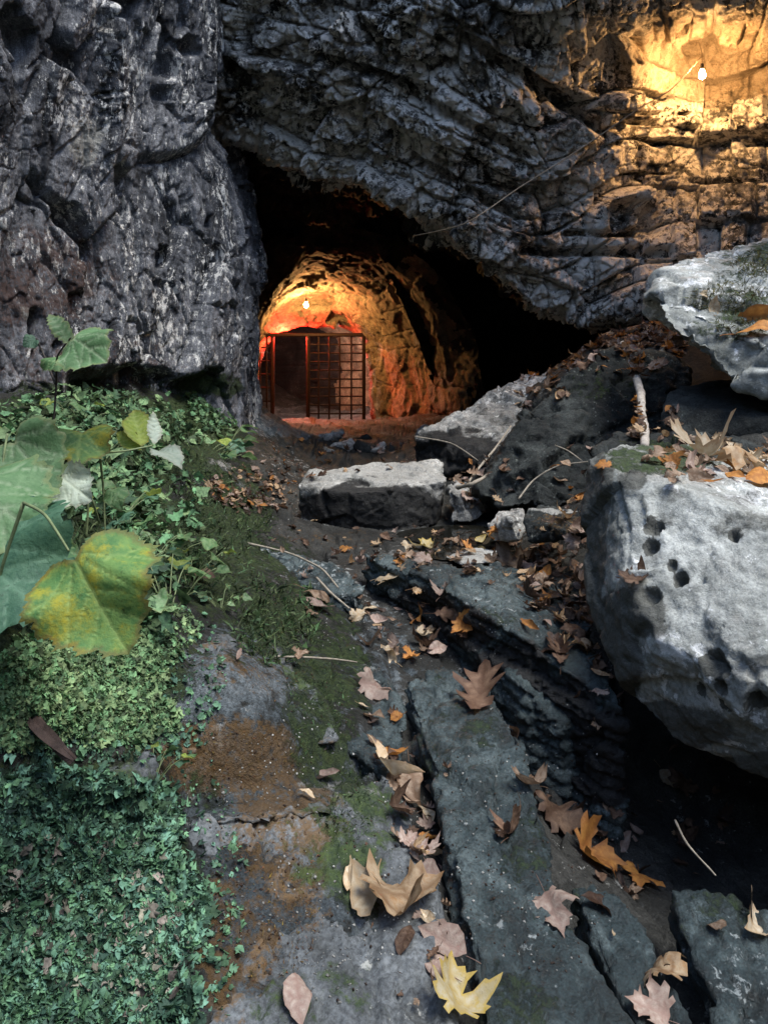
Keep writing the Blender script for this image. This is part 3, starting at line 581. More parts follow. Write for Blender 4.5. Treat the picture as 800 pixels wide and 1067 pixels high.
# ---------------------------------------------------------------- lamps, gate, cable
def flat_mat(name, col, rough=.6, metal=0, var=.25, sc=20, bump=.3):
    b = NB(name); n = b.noise(sc, 6, .7)
    c = b.mix(b.rng(n, .3, .7), tuple(q * (1 - var) for q in col), tuple(q * (1 + var) for q in col))
    b.b.inputs['Metallic'].default_value = metal; b.bump(b.noise(sc * 3, 5, .7), bump, .004)
    return b.out(c, rough)
def glow_mat(name, col, strength):
    m = bpy.data.materials.new(name); m.use_nodes = True; t = m.node_tree; t.nodes.remove(t.nodes['Principled BSDF'])
    e = t.nodes.new('ShaderNodeEmission'); e.inputs[0].default_value = (*col, 1); e.inputs[1].default_value = strength
    t.links.new(e.outputs[0], t.nodes['Material Output'].inputs[0]); return m
M_iron = flat_mat('rusted_iron', (.016, .007, .006), .6, .3, .5, 30)
M_socket = flat_mat('black_socket', (.02, .02, .02), .5)
M_cable = flat_mat('grey_cable', (.22, .18, .13), .6)
def lathe(prof, name, mat, parent, seg=18):
    V = [(r * math.cos(2 * math.pi * k / seg), r * math.sin(2 * math.pi * k / seg), z) for r, z in prof for k in range(seg)]
    Fc = [(i * seg + k, i * seg + (k + 1) % seg, (i + 1) * seg + (k + 1) % seg, (i + 1) * seg + k) for i in range(len(prof) - 1) for k in range(seg)]
    return mesh_obj(name, V, Fc, mat, parent)
def bulb(loc, col, strength, label, r=.034, hook=.25):
    t = empty('light_bulb', loc, label, 'light bulb')
    k = r / .034
    prof = [(.0005, -.042), (.014, -.040), (.026, -.031), (.033, -.016), (.034, 0), (.030, .016), (.022, .032), (.015, .046), (.013, .056)]
    lathe([(a * k, z * k) for a, z in prof], 'glass', glow_mat('bulb_glow', col, strength), t)
    lathe([(a * k, z * k) for a, z in [(.0005, .056), (.018, .056), (.019, .062), (.017, .066), (.017, .10), (.012, .112), (.006, .116), (.0005, .118)]], 'socket', M_socket, t)
    tube([(0, 0, .116 * k), (.01, .03, .116 * k + hook * .5), (.0, .08, .116 * k + hook)], [.004], 6, 'flex', M_cable, t)
    return t
TB = P(319, 318, 15.5); WB = P(731, 78, 8.25)
bulb(TB, (1.0, .52, .17), 850, 'bare glowing bulb hanging under the tunnel arch above the gate', .042)
bulb(WB, (1.0, .52, .19), 560, 'bare glowing bulb on the upper limestone wall', .036)
bulb(P(299, 349.5, 16.84), (1.0, .035, .018), 9000, 'small red lamp under the arch behind the gate lintel', .018, .06)
bulb(P(308, 336, 19.0), (1.0, .74, .6), 1800, 'pale lamp hanging in the passage behind the iron grille', .036)
tag(tube([WB + (0, .05, .20), P(700, 92, 7.8), P(664, 114, 7.4), P(600, 158, 7.1), P(540, 196, 7.1), P(484, 233, 7.0), P(430, 246, 7.9)], [.0055], 6, 'lamp_cable', M_cable), 'thin tan cable strung slantwise across the limestone wall from its bulb', 'cable')
tag(tube([P(452, -30, 5.9), P(444, 10, 6.1), P(436, 36, 6.3), P(428, 62, 6.6)], [.003], 6, 'hanging_wire', M_cable), 'short thin wire hanging over the overhang edge', 'wire')

gd = 16.7
def gp(x, y, dd=0): return P(x, y, gd + dd)
gate = empty('iron_gate', gp(321, 434), 'rust-red iron gate with open doorway and square grille across the tunnel', 'gate')
gl = np.array(gate.location)
def bars(name, segs, mat=M_iron):
    V, Fc = [], []
    for a, b_, r in segs:
        a = np.asarray(a) - gl; b_ = np.asarray(b_) - gl; t = (b_ - a) / np.linalg.norm(b_ - a)
        s1 = np.cross(t, (0.0, 1, 0)); s1 = s1 / np.linalg.norm(s1) * r; s2 = np.array((0, 1.0, 0)) * r
        if abs(t[1]) > .9: s1 = np.array((r, 0, 0)); s2 = np.array((0, 0, r))
        n = len(V)
        for q in (a, b_):
            for k in range(8):
                an = math.pi * (k + .5) / 4; V.append(q + s1 * math.cos(an) + s2 * math.sin(an))
        for k in range(8): Fc.append((n + k, n + (k + 1) % 8, n + 8 + (k + 1) % 8, n + 8 + k))
        Fc += [tuple(n + k for k in range(8)), tuple(n + 15 - k for k in range(8))]
    return mesh_obj(name, V, Fc, mat, gate, smooth=False)
bars('frame', [(gp(264, 349), gp(379, 349), .045), (gp(264, 436), gp(264, 346), .04), (gp(379, 440), gp(379, 346), .04)])
bars('door_post', [(gp(284, 438), gp(284, 350), .045)]); bars('door_post', [(gp(321, 438), gp(321, 350), .045)])
bars('grille', [(gp(x, 437), gp(x, 350), .02) for x in (332, 343, 354, 366)] + [(gp(321, y, .03), gp(379, y, .03), .017) for y in range(359, 434, 9)])
bars('side_grille', [(gp(x, 437), gp(x, 350), .02) for x in (271, 278)] + [(gp(264, y, .03), gp(284, y, .03), .017) for y in range(362, 434, 14)])

# ---------------------------------------------------------------- branch, twigs, splintered wood
M_bark = flat_mat('pale_dead_wood', (.34, .31, .27), .8, 0, .35, 30, .8)
M_twig = flat_mat('grey_twig', (.26, .23, .18), .8, 0, .3, 30, .5)
M_wood = flat_mat('rotten_wood', (.045, .03, .024), .8, 0, .5, 25, .9)
br = [P(648, 358, 5.75), P(656, 370, 5.6), P(662, 392, 5.35), P(667, 410, 5.1), P(668, 430, 4.8), P(671, 448, 4.45), P(671, 466, 4.15)]
tag(tube(br, [.022, .032, .027, .029, .025, .026, .022], 9, 'dead_branch', M_bark, wob=.25), 'bare pale branch propped against the black wedge boulder', 'branch')
for i, (L, r, lb) in enumerate([
    ([P(488, 502, 5.2), P(500, 486, 5.4), P(515, 468, 5.6), P(532, 444, 6.0)], .010, 'forked pale twig between the flat slab and the black wedge boulder'),
    ([P(476, 508, 5.1), P(492, 504, 5.0), P(508, 495, 5.1)], .016, 'thick short stick lying beside the flat slab'),
    ([P(540, 520, 4.9), P(556, 500, 5.0), P(580, 486, 5.0), P(612, 481, 4.9)], .006, 'thin arching twig in front of the black wedge boulder'),
    ([P(578, 464, 5.3), P(592, 470, 5.2), P(606, 480, 5.1)], .005, 'tiny twig on the face of the black wedge boulder'),
    ([PZ(258, 566, .27), PZ(300, 576, .23), PZ(334, 592, .23), PZ(352, 612, .2)], .006, 'long thin twig lying over the grey plate below the path'),
    ([PZ(286, 684, .31), PZ(320, 685, .26), PZ(350, 687, .21), PZ(372, 690, .17)], .004, 'straight grey twig lying across the mossy rock edge'),
    ([PZ(330, 602, .22), PZ(345, 618, .2), PZ(364, 634, .17)], .006, 'dark bent twig by the pair of tan leaves'),
    ([PZ(703, 855, -.22), PZ(716, 880, -.22), PZ(745, 912, -.2)], .004, 'thin curved leaf stalk lying in the dark gully'),
    ([P(432, 455, 6.6), P(470, 462, 6.4), P(498, 480, 6.2)], .007, 'thin root trailing down the sloping boulder')]):
    tag(tube(L, [r, r * .9, r * .6], 6, 'twig', M_twig, wob=.3), lb, 'twig')
wp = [PZ(20, 738, .515), PZ(38, 755, .50), PZ(58, 773, .485), PZ(78, 792, .462)]
V, Fc = [], []
wl = catmull(np.array(wp), [8, 8, 8])
for i, p in enumerate(wl):
    t = wl[min(i + 1, len(wl) - 1)] - wl[max(i - 1, 0)]; t /= np.linalg.norm(t); a = np.cross(t, (0, 0, 1.0)); a /= np.linalg.norm(a); bb = np.cross(a, t)
    for k, (u, v) in enumerate([(-.02, -.012), (.02, -.014), (.023, .004), (.009, .013), (.002, .008), (-.007, .014), (-.021, .006)]):
        j = .72 + .2 * math.sin(k * 2.3 + i * .22) - .5 * (i / 24.0) ** 4; V.append(p + a * u * j + bb * v * j)
for i in range(len(wl) - 1):
    for k in range(7): Fc.append((i * 7 + k, i * 7 + (k + 1) % 7, i * 7 + 7 + (k + 1) % 7, i * 7 + 7 + k))
Fc += [tuple(range(7)), tuple(len(V) - 1 - k for k in range(7))]
tag(mesh_obj('wood_splinter', V, Fc, M_wood, smooth=False), 'dark splintered piece of wood lying on the moss', 'wood')
# ---------------------------------------------------------------- leaves: real outlines, curled sheets with veins
OUT = {
 'maple': [(0, 0), (.10, .045), (.22, -.06), (.27, .02), (.22, .10), (.36, .10), (.50, .22), (.42, .27), (.50, .36), (.58, .56), (.46, .52), (.40, .56), (.30, .47), (.20, .46), (.24, .60), (.33, .70), (.22, .70), (.20, .80), (.10, .80), (0, 1.0)],
 'oak': [(0, 0), (.03, .05), (.10, .12), (.07, .18), (.20, .24), (.26, .34), (.20, .37), (.11, .37), (.20, .48), (.33, .54), (.35, .62), (.25, .61), (.14, .62), (.22, .72), (.27, .83), (.17, .83), (.10, .84), (.09, .93), (0, 1.0)],
 'ovate': [(0, 0), (.08, .05), (.19, .17), (.26, .32), (.27, .45), (.23, .62), (.14, .80), (.06, .92), (0, 1.0)],
 'slim': [(0, 0), (.05, .06), (.11, .22), (.14, .42), (.12, .62), (.07, .82), (0, 1.0)],
 'broad': [(0, .10), (.08, .03), (.20, -.02), (.33, .03), (.44, .14), (.43, .21), (.53, .32), (.47, .38), (.51, .49), (.40, .56), (.42, .66), (.29, .72), (.29, .81), (.17, .85), (.13, .93), (0, 1.0)],
 'heart': [(0, .05), (.07, .0), (.20, -.01), (.32, .09), (.38, .24), (.37, .42), (.29, .62), (.17, .80), (.07, .92), (0, 1.0)],
}
def leaf_geo(kind, curl=.1, fold=.1, twist=.0, wav=.04, res=.06, seed=0, serr=.0, stalk=.0):
    """unit leaf, base at the origin, tip towards +Y; returns verts, tris, vein and edge attributes"""
    rr = np.random.default_rng(seed)
    h = np.array(OUT[kind]); L = [tuple(h[0])]
    for a, b_ in zip(h[:-1], h[1:]):
        n = max(1, int(np.linalg.norm(b_ - a) / res))
        for k in range(1, n + 1):
            L.append(tuple(a + (b_ - a) * k / n))
    L = np.array(L); rag = .006 if serr else .013; jl = rr.normal(size=len(L)) * rag; jr = rr.normal(size=len(L)) * rag
    tooth = serr * np.where(np.arange(len(L)) % 2, 1, -1) if serr else 0
    def side(s, j):
        q = L.copy(); q[:, 0] = s * np.maximum(q[:, 0] * (1 + .08 * rr.normal()) + j + tooth * (q[:, 0] > .05), 0.0); return q
    r, l = side(1, jr), side(-1, jl); r[0] = l[0] = L[0]; r[-1] = l[-1] = L[-1]
    poly = np.concatenate((r, l[-2:0:-1])); n = len(poly)
    inner = [(x, y) for x in np.arange(-.6, .61, res) for y in np.arange(0.02, 1, res)]
    inner = [(x + rr.normal() * .1 * res, y + rr.normal() * .1 * res) for x, y in inner]
    pts = [Vector(p) for p in poly.tolist()] + [Vector(p) for p in inner]
    vo, eo, fo = delaunay_2d_cdt(pts, [(i, (i + 1) % n) for i in range(n)], [], 1, 1e-5)[:3]
    vo = np.array([tuple(v) for v in vo]); used = sorted({i for f in fo for i in f}); mp = {u: i for i, u in enumerate(used)}
    X = vo[used]; Fc = [tuple(mp[i] for i in f) for f in fo if len(set(f)) == 3]
    x, y = X[:, 0], X[:, 1]
    segs = [((0, 0), (0, 1))]
    if kind in ('maple', 'broad', 'heart'):
        for t in ((.55, .52), (.27, -.02), (.34, .74)) if kind != 'heart' else ((.32, .35), (.2, .1), (.2, .7)):
            segs += [((0, .04), t), ((0, .04), (-t[0], t[1]))]
        segs += [((s * .2, .27), (s * .42, .30)) for s in (-1, 1)] + [((0, .4), (s * .24, .62)) for s in (-1, 1)] + [((0, .55), (s * .2, .82)) for s in (-1, 1)]
    else:
        for q in np.arange(.12, .9, .13): segs += [((0, q), (.34, q + .2)), ((0, q), (-.34, q + .2))]
    dv = np.full(len(X), 9.0)
    for a, b_ in segs:
        a = np.array(a); b_ = np.array(b_); t = np.clip(((X - a) @ (b_ - a)) / ((b_ - a) @ (b_ - a)), 0, 1)
        dv = np.minimum(dv, np.linalg.norm(X - (a + t[:, None] * (b_ - a)), axis=1))
    de = np.full(len(X), 9.0)
    for a, b_ in zip(poly, np.roll(poly, -1, 0)):
        t = np.clip(((X - a) @ (b_ - a)) / max((b_ - a) @ (b_ - a), 1e-9), 0, 1)
        de = np.minimum(de, np.linalg.norm(X - (a + t[:, None] * (b_ - a)), axis=1))
    p1, p2 = rr.uniform(0, 6, 2)
    z = fold * np.abs(x) + curl * ((y - .45) ** 2 * 1.6) + curl * x * x * 2.2 + wav * np.sin(9 * y + p1 + 4 * x) * np.abs(x) * 2.4 + wav * .8 * np.sin(7 * x + p2 + 3 * y) + .012 * np.clip(dv / .06, 0, 1)
    if twist:
        an = twist * (y - .3); x, z = x * np.cos(an) - z * np.sin(an), x * np.sin(an) + z * np.cos(an)
    V = np.stack((x, y, z), 1)
    if stalk:
        m = len(V); s = [(-.012, 0), (.012, 0)]; k = 6; add = []
        for i in range(k + 1):
            t = i / k; add += [(-.010, -stalk * t, .04 * math.sin(2 * t) + .0), (.010, -stalk * t, .04 * math.sin(2 * t)), (0, -stalk * t, .04 * math.sin(2 * t) + .016)]
        V = np.concatenate((V, add)); dv = np.r_[dv, np.zeros(len(add))]; de = np.r_[de, np.full(len(add), .1)]
        for i in range(k):
            for a in range(3):
                b2 = (a + 1) % 3; Fc += [(m + i * 3 + a, m + i * 3 + b2, m + i * 3 + 3 + b2), (m + i * 3 + a, m + i * 3 + 3 + b2, m + i * 3 + 3 + a)]
    return V, np.array(Fc, dtype=np.int32), np.clip(1 - dv / (res * .55), 0, 1), np.clip(1 - de / .10, 0, 1)

def leaf_mat(name, a, b_, vein, edge=None, edge_amt=0, trans=.25, sc=1.0, blotch=None, rough=.65, vamt=.85):
    b = NB(name)
    inf = b.node('ShaderNodeObjectInfo').outputs['Random']
    n1 = b.noise(5 * sc, 5, .65); n2 = b.noise(28 * sc, 5, .7)
    c = b.mix(b.rng(b.math('ADD', b.math('MULTIPLY', n1, .7), b.math('MULTIPLY', n2, .3)), .36, .64), a, b_)
    if blotch:
        c = b.mix(b.rng(b.noise(3.2 * sc, 8, .75), blotch[1] - .06, blotch[1] + .16), c, blotch[0])
    c = b.mix(b.math('MULTIPLY', b.attr('vein'), vamt), c, vein)
    if edge_amt: c = b.mix(b.math('MULTIPLY', b.rng(b.math('ADD', b.attr('edge'), b.math('SUBTRACT', n2, .5)), .5, .9), edge_amt), c, edge)
    sp = b.math('ADD', b.rng(b.noise(70, 4, .7), .60, .68), b.rng(b.noise(19, 5, .7), .62, .67)); c = b.mix(b.math('MULTIPLY', sp, .5, True), c, tuple(.35 * q for q in a))
    h = b.node('ShaderNodeHueSaturation'); b.l.new(c, h.inputs['Color']); b.l.new(b.rng(inf, 0, 1, .7, 1.3), h.inputs['Value'])
    c = h.outputs[0]
    b.bump(b.math('ADD', b.math('MULTIPLY', b.attr('vein'), -.6), n2), .35, .01)
    b.out(c, rough, .35)
    tr = b.node('ShaderNodeBsdfTranslucent'); b.l.new(c, tr.inputs[0]); mx = b.node('ShaderNodeMixShader'); mx.inputs[0].default_value = trans
    b.l.new(b.b.outputs[0], mx.inputs[1]); b.l.new(tr.outputs[0], mx.inputs[2]); b.l.new(mx.outputs[0], b.n['Material Output'].inputs[0])
    return b.m
LM = {
 'tan': leaf_mat('leaf_tan', (.24, .17, .115), (.43, .33, .24), (.16, .09, .05), (.15, .08, .04), .6),
 'brown': leaf_mat('leaf_brown', (.10, .06, .038), (.22, .14, .09), (.07, .035, .02), (.06, .03, .02), .6),
 'orange': leaf_mat('leaf_orange', (.36, .14, .03), (.52, .25, .06), (.25, .10, .03), (.20, .08, .03), .4),
 'cream': leaf_mat('leaf_cream', (.46, .37, .25), (.62, .55, .42), (.40, .28, .15), (.38, .24, .12), .5),
 'yellow': leaf_mat('leaf_yellow', (.58, .50, .28), (.64, .58, .42), (.50, .36, .10), (.6, .42, .06), .7, blotch=((.60, .42, .05), .56)),
 'pink': leaf_mat('leaf_pinkish', (.27, .205, .165), (.43, .35, .29), (.24, .15, .12), (.2, .12, .09), .4),
 'wet': leaf_mat('leaf_dark_wet', (.03, .018, .012), (.075, .042, .026), (.03, .016, .01), None, 0, rough=.4),
 'mixed': leaf_mat('leaf_mottled', (.40, .28, .16), (.60, .47, .31), (.2, .1, .04), (.30, .16, .06), .4, blotch=((.46, .22, .06), .56)),
}
TPL = {}
def leaf_tpl(kind, col, v):
    k = (kind, col, v)
    if k not in TPL:
        rr = np.random.default_rng(abs(hash((kind, v))) % 1000 if False else sum(map(ord, kind)) + v * 17)
        geo = leaf_geo(kind, rr.uniform(.15, .65) * rr.choice((-1, 1), p=(.3, .7)), rr.uniform(-.1, .6), rr.uniform(-1.2, 1.2), rr.uniform(.05, .13), .075, v, 0, rr.choice((0, .3, .4)))
        Vv, Ff, ve, ed = geo; Vv = Vv - np.array((0, .45, 0)); Vv[:, 2] -= np.percentile(Vv[:, 2], 4)
        me_o = mesh_obj('fallen_leaf', Vv, Ff, LM[col], attrs={'vein': ve, 'edge': ed}); me = me_o.data
        bpy.data.objects.remove(me_o); TPL[k] = (me, Vv, Ff, ve, ed)
    return TPL[k]
bpy.context.view_layer.update()
DG = bpy.context.evaluated_depsgraph_get()
EYEV = Vector((0, 0, EYE))
def hit_px(x, y):
    ok, loc, nor, _, ob, _ = S.ray_cast(DG, EYEV, Vector(P(x, y, 1.0)) - EYEV)
    return (loc, nor, ob.name) if ok else None
def hit_down(x, y, z=3.0):
    ok, loc, nor, _, ob, _ = S.ray_cast(DG, Vector((x, y, z)), Vector((0, 0, -1)))
    return (loc, nor, ob.name) if ok else None
def leaf_matrix(loc, nor, size, rot, lift=.004, upmix=.5, jit=.25):
    n = (nor * (1 - upmix) + Vector((0, 0, 1)) * upmix + Vector((random.gauss(0, jit), random.gauss(0, jit), 0))).normalized()
    a = Vector((math.cos(rot), math.sin(rot), 0)); yv = (a - n * a.dot(n)).normalized(); xv = yv.cross(n)
    M = Matrix((xv, yv, n)).transposed().to_4x4(); M.translation = loc + nor * lift
    return M @ Matrix.Scale(size, 4)
NLEAF = 0
def put_leaf(kind, col, v, M, label, group=None):
    global NLEAF; NLEAF += 1
    o = bpy.data.objects.new('fallen_leaf', leaf_tpl(kind, col, v)[0]); COL.objects.link(o); o.matrix_world = M
    return tag(o, label, 'fallen leaf', group)
PEND = []
HERO = [
 (467, 1037, 66, 100, 'maple', 'yellow', 1, 'cream maple leaf with yellow lobes lowest in the crack'),
 (458, 1008, 36, 140, 'ovate', 'pink', 2, 'curled pinkish leaf right behind the cream and yellow maple leaf'),
 (424, 942, 84, 20, 'maple', 'mixed', 2, 'big curled orange-brown maple leaf lying in the crack'),
 (388, 932, 60, 110, 'ovate', 'cream', 4, 'folded cream leaf standing beside the big curled maple leaf'),
 (366, 917, 34, 80, 'slim', 'cream', 5, 'small pale pointed leaf at the outer edge of the crack litter'),
 (463, 985, 50, 150, 'ovate', 'pink', 3, 'curled tan-pink leaf below the big curled maple leaf'),
 (424, 985, 34, 60, 'ovate', 'brown', 1, 'dull brown leaf half under the big curled maple leaf'),
 (441, 912, 40, 200, 'ovate', 'pink', 6, 'flat pinkish-brown leaf above the big curled maple leaf'),
 (453, 898, 34, 330, 'slim', 'cream', 2, 'pale sliver of leaf in the crack'),
 (446, 878, 34, 20, 'ovate', 'orange', 3, 'small shiny orange-brown leaf in the crack'),
 (440, 852, 32, 290, 'ovate', 'cream', 7, 'grey-cream leaf on edge in the crack'),
 (415, 848, 34, 10, 'maple', 'brown', 4, 'crumpled brown leaf mid-way along the crack'),
 (425, 820, 46, 280, 'ovate', 'tan', 2, 'long tan leaf hanging over the crack'),
 (398, 802, 62, 300, 'slim', 'cream', 4, 'long cream leaf at the upper part of the crack'),
 (413, 790, 30, 350, 'ovate', 'orange', 5, 'orange-brown leaf beside the long cream leaf'),
 (388, 752, 30, 300, 'ovate', 'tan', 6, 'tan leaf just above the crack top'),
 (378, 738, 13, 0, 'ovate', 'cream', 3, 'tiny white leaf scrap above the crack'),
 (384, 720, 40, 20, 'maple', 'pink', 6, 'flat grey-pink leaf on the rock above the crack'),
 (307, 1047, 52, 280, 'ovate', 'pink', 8, 'lone pale pink pointed leaf on the lichen rock'),
 (498, 728, 76, 70, 'oak', 'brown', 1, 'large lobed brown oak leaf on the bedrock plate'),
 (538, 768, 44, 40, 'maple', 'brown', 2, 'brown leaf at the plate edge below the oak leaf'),
 (550, 820, 42, 120, 'maple', 'tan', 5, 'pale tan maple leaf at the gully edge'),
 (572, 853, 58, 60, 'maple', 'brown', 6, 'dull brown maple leaf half hidden in the gully'),
 (600, 862, 40, 10, 'maple', 'wet', 1, 'dark wet leaf beside the dull brown maple leaf'),
 (617, 896, 56, 10, 'maple', 'orange', 7, 'bright orange maple leaf in the dark gully'),
 (664, 921, 46, 250, 'maple', 'orange', 8, 'smaller orange leaf below the bright orange maple leaf'),
 (648, 922, 26, 300, 'ovate', 'pink', 4, 'small pale leaf touching the smaller orange leaf'),
 (622, 872, 32, 70, 'ovate', 'brown', 5, 'brown leaf above the bright orange maple leaf'),
 (578, 958, 56, 280, 'maple', 'pink', 9, 'drooping grey-brown leaf on the plate side'),
 (697, 812, 26, 280, 'ovate', 'cream', 9, 'small pale leaf under the pitted boulder'),
 (712, 816, 36, 60, 'maple', 'brown', 9, 'reddish brown leaf under the pitted boulder'),
 (750, 968, 28, 130, 'ovate', 'tan', 8, 'small pinkish tan leaf on the blue-green plate'),
 (789, 976, 48, 200, 'maple', 'cream', 10, 'white curled leaf on the blue-green plate near the picture edge'),
 (694, 1030, 60, 110, 'maple', 'mixed', 11, 'brown and white curled leaf between the lower plates'),
 (674, 1056, 50, 160, 'maple', 'pink', 12, 'flat pinkish leaf below the brown and white curled leaf'),
 (640, 976, 15, 80, 'slim', 'cream', 6, 'tiny white leaf scrap on the lower plate'),
 (338, 812, 24, 20, 'ovate', 'pink', 10, 'small curly leaf on the lip of the lichen rock'),
 (318, 832, 20, 160, 'slim', 'cream', 7, 'thin pale leaf curl along the lip of the lichen rock'),
 (722, 872, 26, 200, 'ovate', 'brown', 11, 'olive-brown leaf beside the curved stalk in the gully'),
 (328, 625, 34, 20, 'ovate', 'tan', 9, 'upper of the two tan leaves by the grey plate'),
 (330, 634, 36, 340, 'ovate', 'pink', 11, 'lower of the two tan leaves by the grey plate'),
 (444, 572, 30, 60, 'maple', 'yellow', 2, 'yellow leaf standing beyond the black ledge'),
 (413, 602, 30, 30, 'ovate', 'cream', 11, 'pale folded leaf below the black ledge'),
 (472, 640, 40, 350, 'oak', 'brown', 3, 'long brown oak leaf in the channel under the black ledge'),
 (440, 646, 40, 340, 'oak', 'orange', 2, 'rusty oak leaf in the channel under the black ledge'),
 (406, 684, 24, 120, 'ovate', 'cream', 12, 'small white leaf pair on the rock bench'),
 (540, 590, 38, 20, 'maple', 'tan', 13, 'pale crumpled leaf by the thin flat stone'),
 (790, 329, 50, 20, 'ovate', 'orange', 6, 'upper rust leaf on the mossy boulder top'),
 (786, 350, 46, 350, 'ovate', 'orange', 7, 'lower rust leaf on the mossy boulder top'),
 (742, 322, 22, 80, 'ovate', 'cream', 5, 'white leaf on the moss of the mossy boulder'),
 (732, 306, 16, 300, 'ovate', 'cream', 6, 'tiny white leaf above the white leaf on the mossy boulder'),
 (710, 352, 22, 260, 'ovate', 'brown', 12, 'brown leaf stuck on the shaded edge of the mossy boulder'),
 (700, 505, 18, 260, 'ovate', 'tan', 12, 'small tan leaf clinging to the top edge of the pitted boulder'),
 (735, 478, 60, 30, 'maple', 'cream', 13, 'large pale leaf on the shelf behind the pitted boulder'),
 (770, 492, 60, 330, 'maple', 'mixed', 14, 'large curled rusty leaf on the shelf behind the pitted boulder'),
 (716, 490, 50, 100, 'ovate', 'pink', 13, 'curled pink leaf on the shelf behind the pitted boulder'),
 (790, 505, 46, 20, 'ovate', 'orange', 8, 'shiny reddish leaf at the shelf end behind the pitted boulder'),
 (206, 604, 34, 350, 'ovate', 'brown', 7, 'reddish leaf lying in the moss of the bank'),
]
for (x, y, s, rot, kind, col, v, lb) in HERO:
    h = hit_px(x, y)
    if not h: continue
    size = s * (1.08 if y > 700 and x < 500 else 1.0) * (h[0].y) / F * (1.0 if kind != 'maple' else .95)
    nz = h[1].z
    PEND.append((kind, col, v, leaf_matrix(h[0], h[1], size, R(rot), .006 + .05 * size, .35 if nz > .3 else .2, .22), lb, None))
# the crowd of leaves: (centre, radii, count, size range m, colours, label)
DRY = ['tan', 'brown', 'mixed', 'pink', 'tan', 'orange', 'cream', 'brown']
WET = ['wet', 'brown', 'wet', 'tan', 'brown', 'mixed', 'pink', 'wet', 'orange']
CROWD = [
 (402, 780, 16, 44, 9, (.03, .065), ['cream', 'tan', 'pink', 'brown', 'orange'], 'small dry leaf packed in the upper part of the crack', 'leaves packed in the crack'),
 (432, 855, 18, 54, 11, (.03, .06), ['cream', 'tan', 'pink', 'brown', 'mixed'], 'small dry leaf packed in the upper part of the crack', 'leaves packed in the crack'),
 (455, 985, 18, 40, 6, (.03, .055), ['cream', 'tan', 'pink', 'brown'], 'small dry leaf packed in the lower part of the crack', 'leaves packed in the crack low down'),
 (430, 640, 60, 50, 22, (.06, .11), DRY, 'small dead leaf lying in the channel below the black ledge', 'leaves in the channel below the black ledge'),
 (600, 620, 58, 80, 32, (.07, .13), WET, 'dead leaf in the damp litter beside the pitted boulder foot', 'leaves beside the pitted boulder foot'),
 (262, 512, 46, 24, 24, (.05, .09), ['brown', 'brown', 'tan', 'pink', 'wet', 'mixed'], 'brown leaf in the low heap between path and flat slab', 'leaves heaped between path and flat slab'),
 (645, 365, 60, 26, 28, (.09, .16), DRY, 'dry leaf in the bright litter slope above the black wedge boulder', 'leaves on the litter slope above the black wedge boulder'),
 (560, 400, 30, 30, 14, (.09, .15), DRY, 'dry leaf along the top edge of the sloping boulder', 'leaves along the sloping boulder edge'),
 (740, 484, 60, 22, 20, (.08, .13), DRY, 'curled leaf on the stone shelf behind the pitted boulder', 'leaves on the stone shelf'),
 (680, 440, 26, 24, 8, (.08, .13), DRY, 'dry leaf in the gap below the bare branch', 'leaves in the gap below the bare branch'),
 (510, 500, 36, 30, 14, (.07, .12), DRY, 'dry leaf among the twigs beside the flat slab', 'leaves among the twigs beside the flat slab'),
 (590, 495, 30, 30, 8, (.07, .12), ['brown', 'orange', 'tan'], 'rusty leaf under the black wedge boulder', 'leaves under the black wedge boulder'),
 (640, 850, 120, 110, 12, (.06, .11), ['wet', 'brown', 'wet', 'pink'], 'dark leaf lying in the shadowed gully', 'leaves in the shadowed gully'),
 (290, 660, 90, 80, 5, (.04, .08), ['tan', 'brown', 'pink'], 'small leaf caught on the mossy edge of the bank', 'leaves on the mossy bank edge'),
 (420, 570, 110, 24, 18, (.06, .11), DRY, 'dead leaf on the wet rock before the flat slab', 'leaves on the wet rock before the flat slab'),
 (520, 575, 50, 24, 12, (.07, .12), ['cream', 'tan', 'yellow', 'orange', 'mixed'], 'pale leaf round the thin flat stone', 'leaves round the thin flat stone'),
]
def pick(x0, y0, rx, ry):
    a = random.uniform(0, 6.283); r = math.sqrt(random.random()); return x0 + rx * r * math.cos(a), y0 + ry * r * math.sin(a)
KINDS = ['ovate', 'maple', 'ovate', 'oak', 'maple', 'slim']
for (x0, y0, rx, ry, n, sz, cols, lb, gr) in CROWD:
    done = t = 0
    while done < n and t < n * 8:
        t += 1; h = hit_px(*pick(x0, y0, rx, ry))
        if not h or h[1].z < .15 or h[0].y > 11 or (h[2] in ('dark_boulder', 'pitted_boulder', 'sloping_boulder') and h[1].z < .8): continue
        PEND.append((random.choice(KINDS), random.choice(cols), random.randint(1, 6), leaf_matrix(h[0], h[1], random.uniform(*sz), random.uniform(0, 6.28), .006 + random.random() * .015, .5, .3), lb, gr)); done += 1
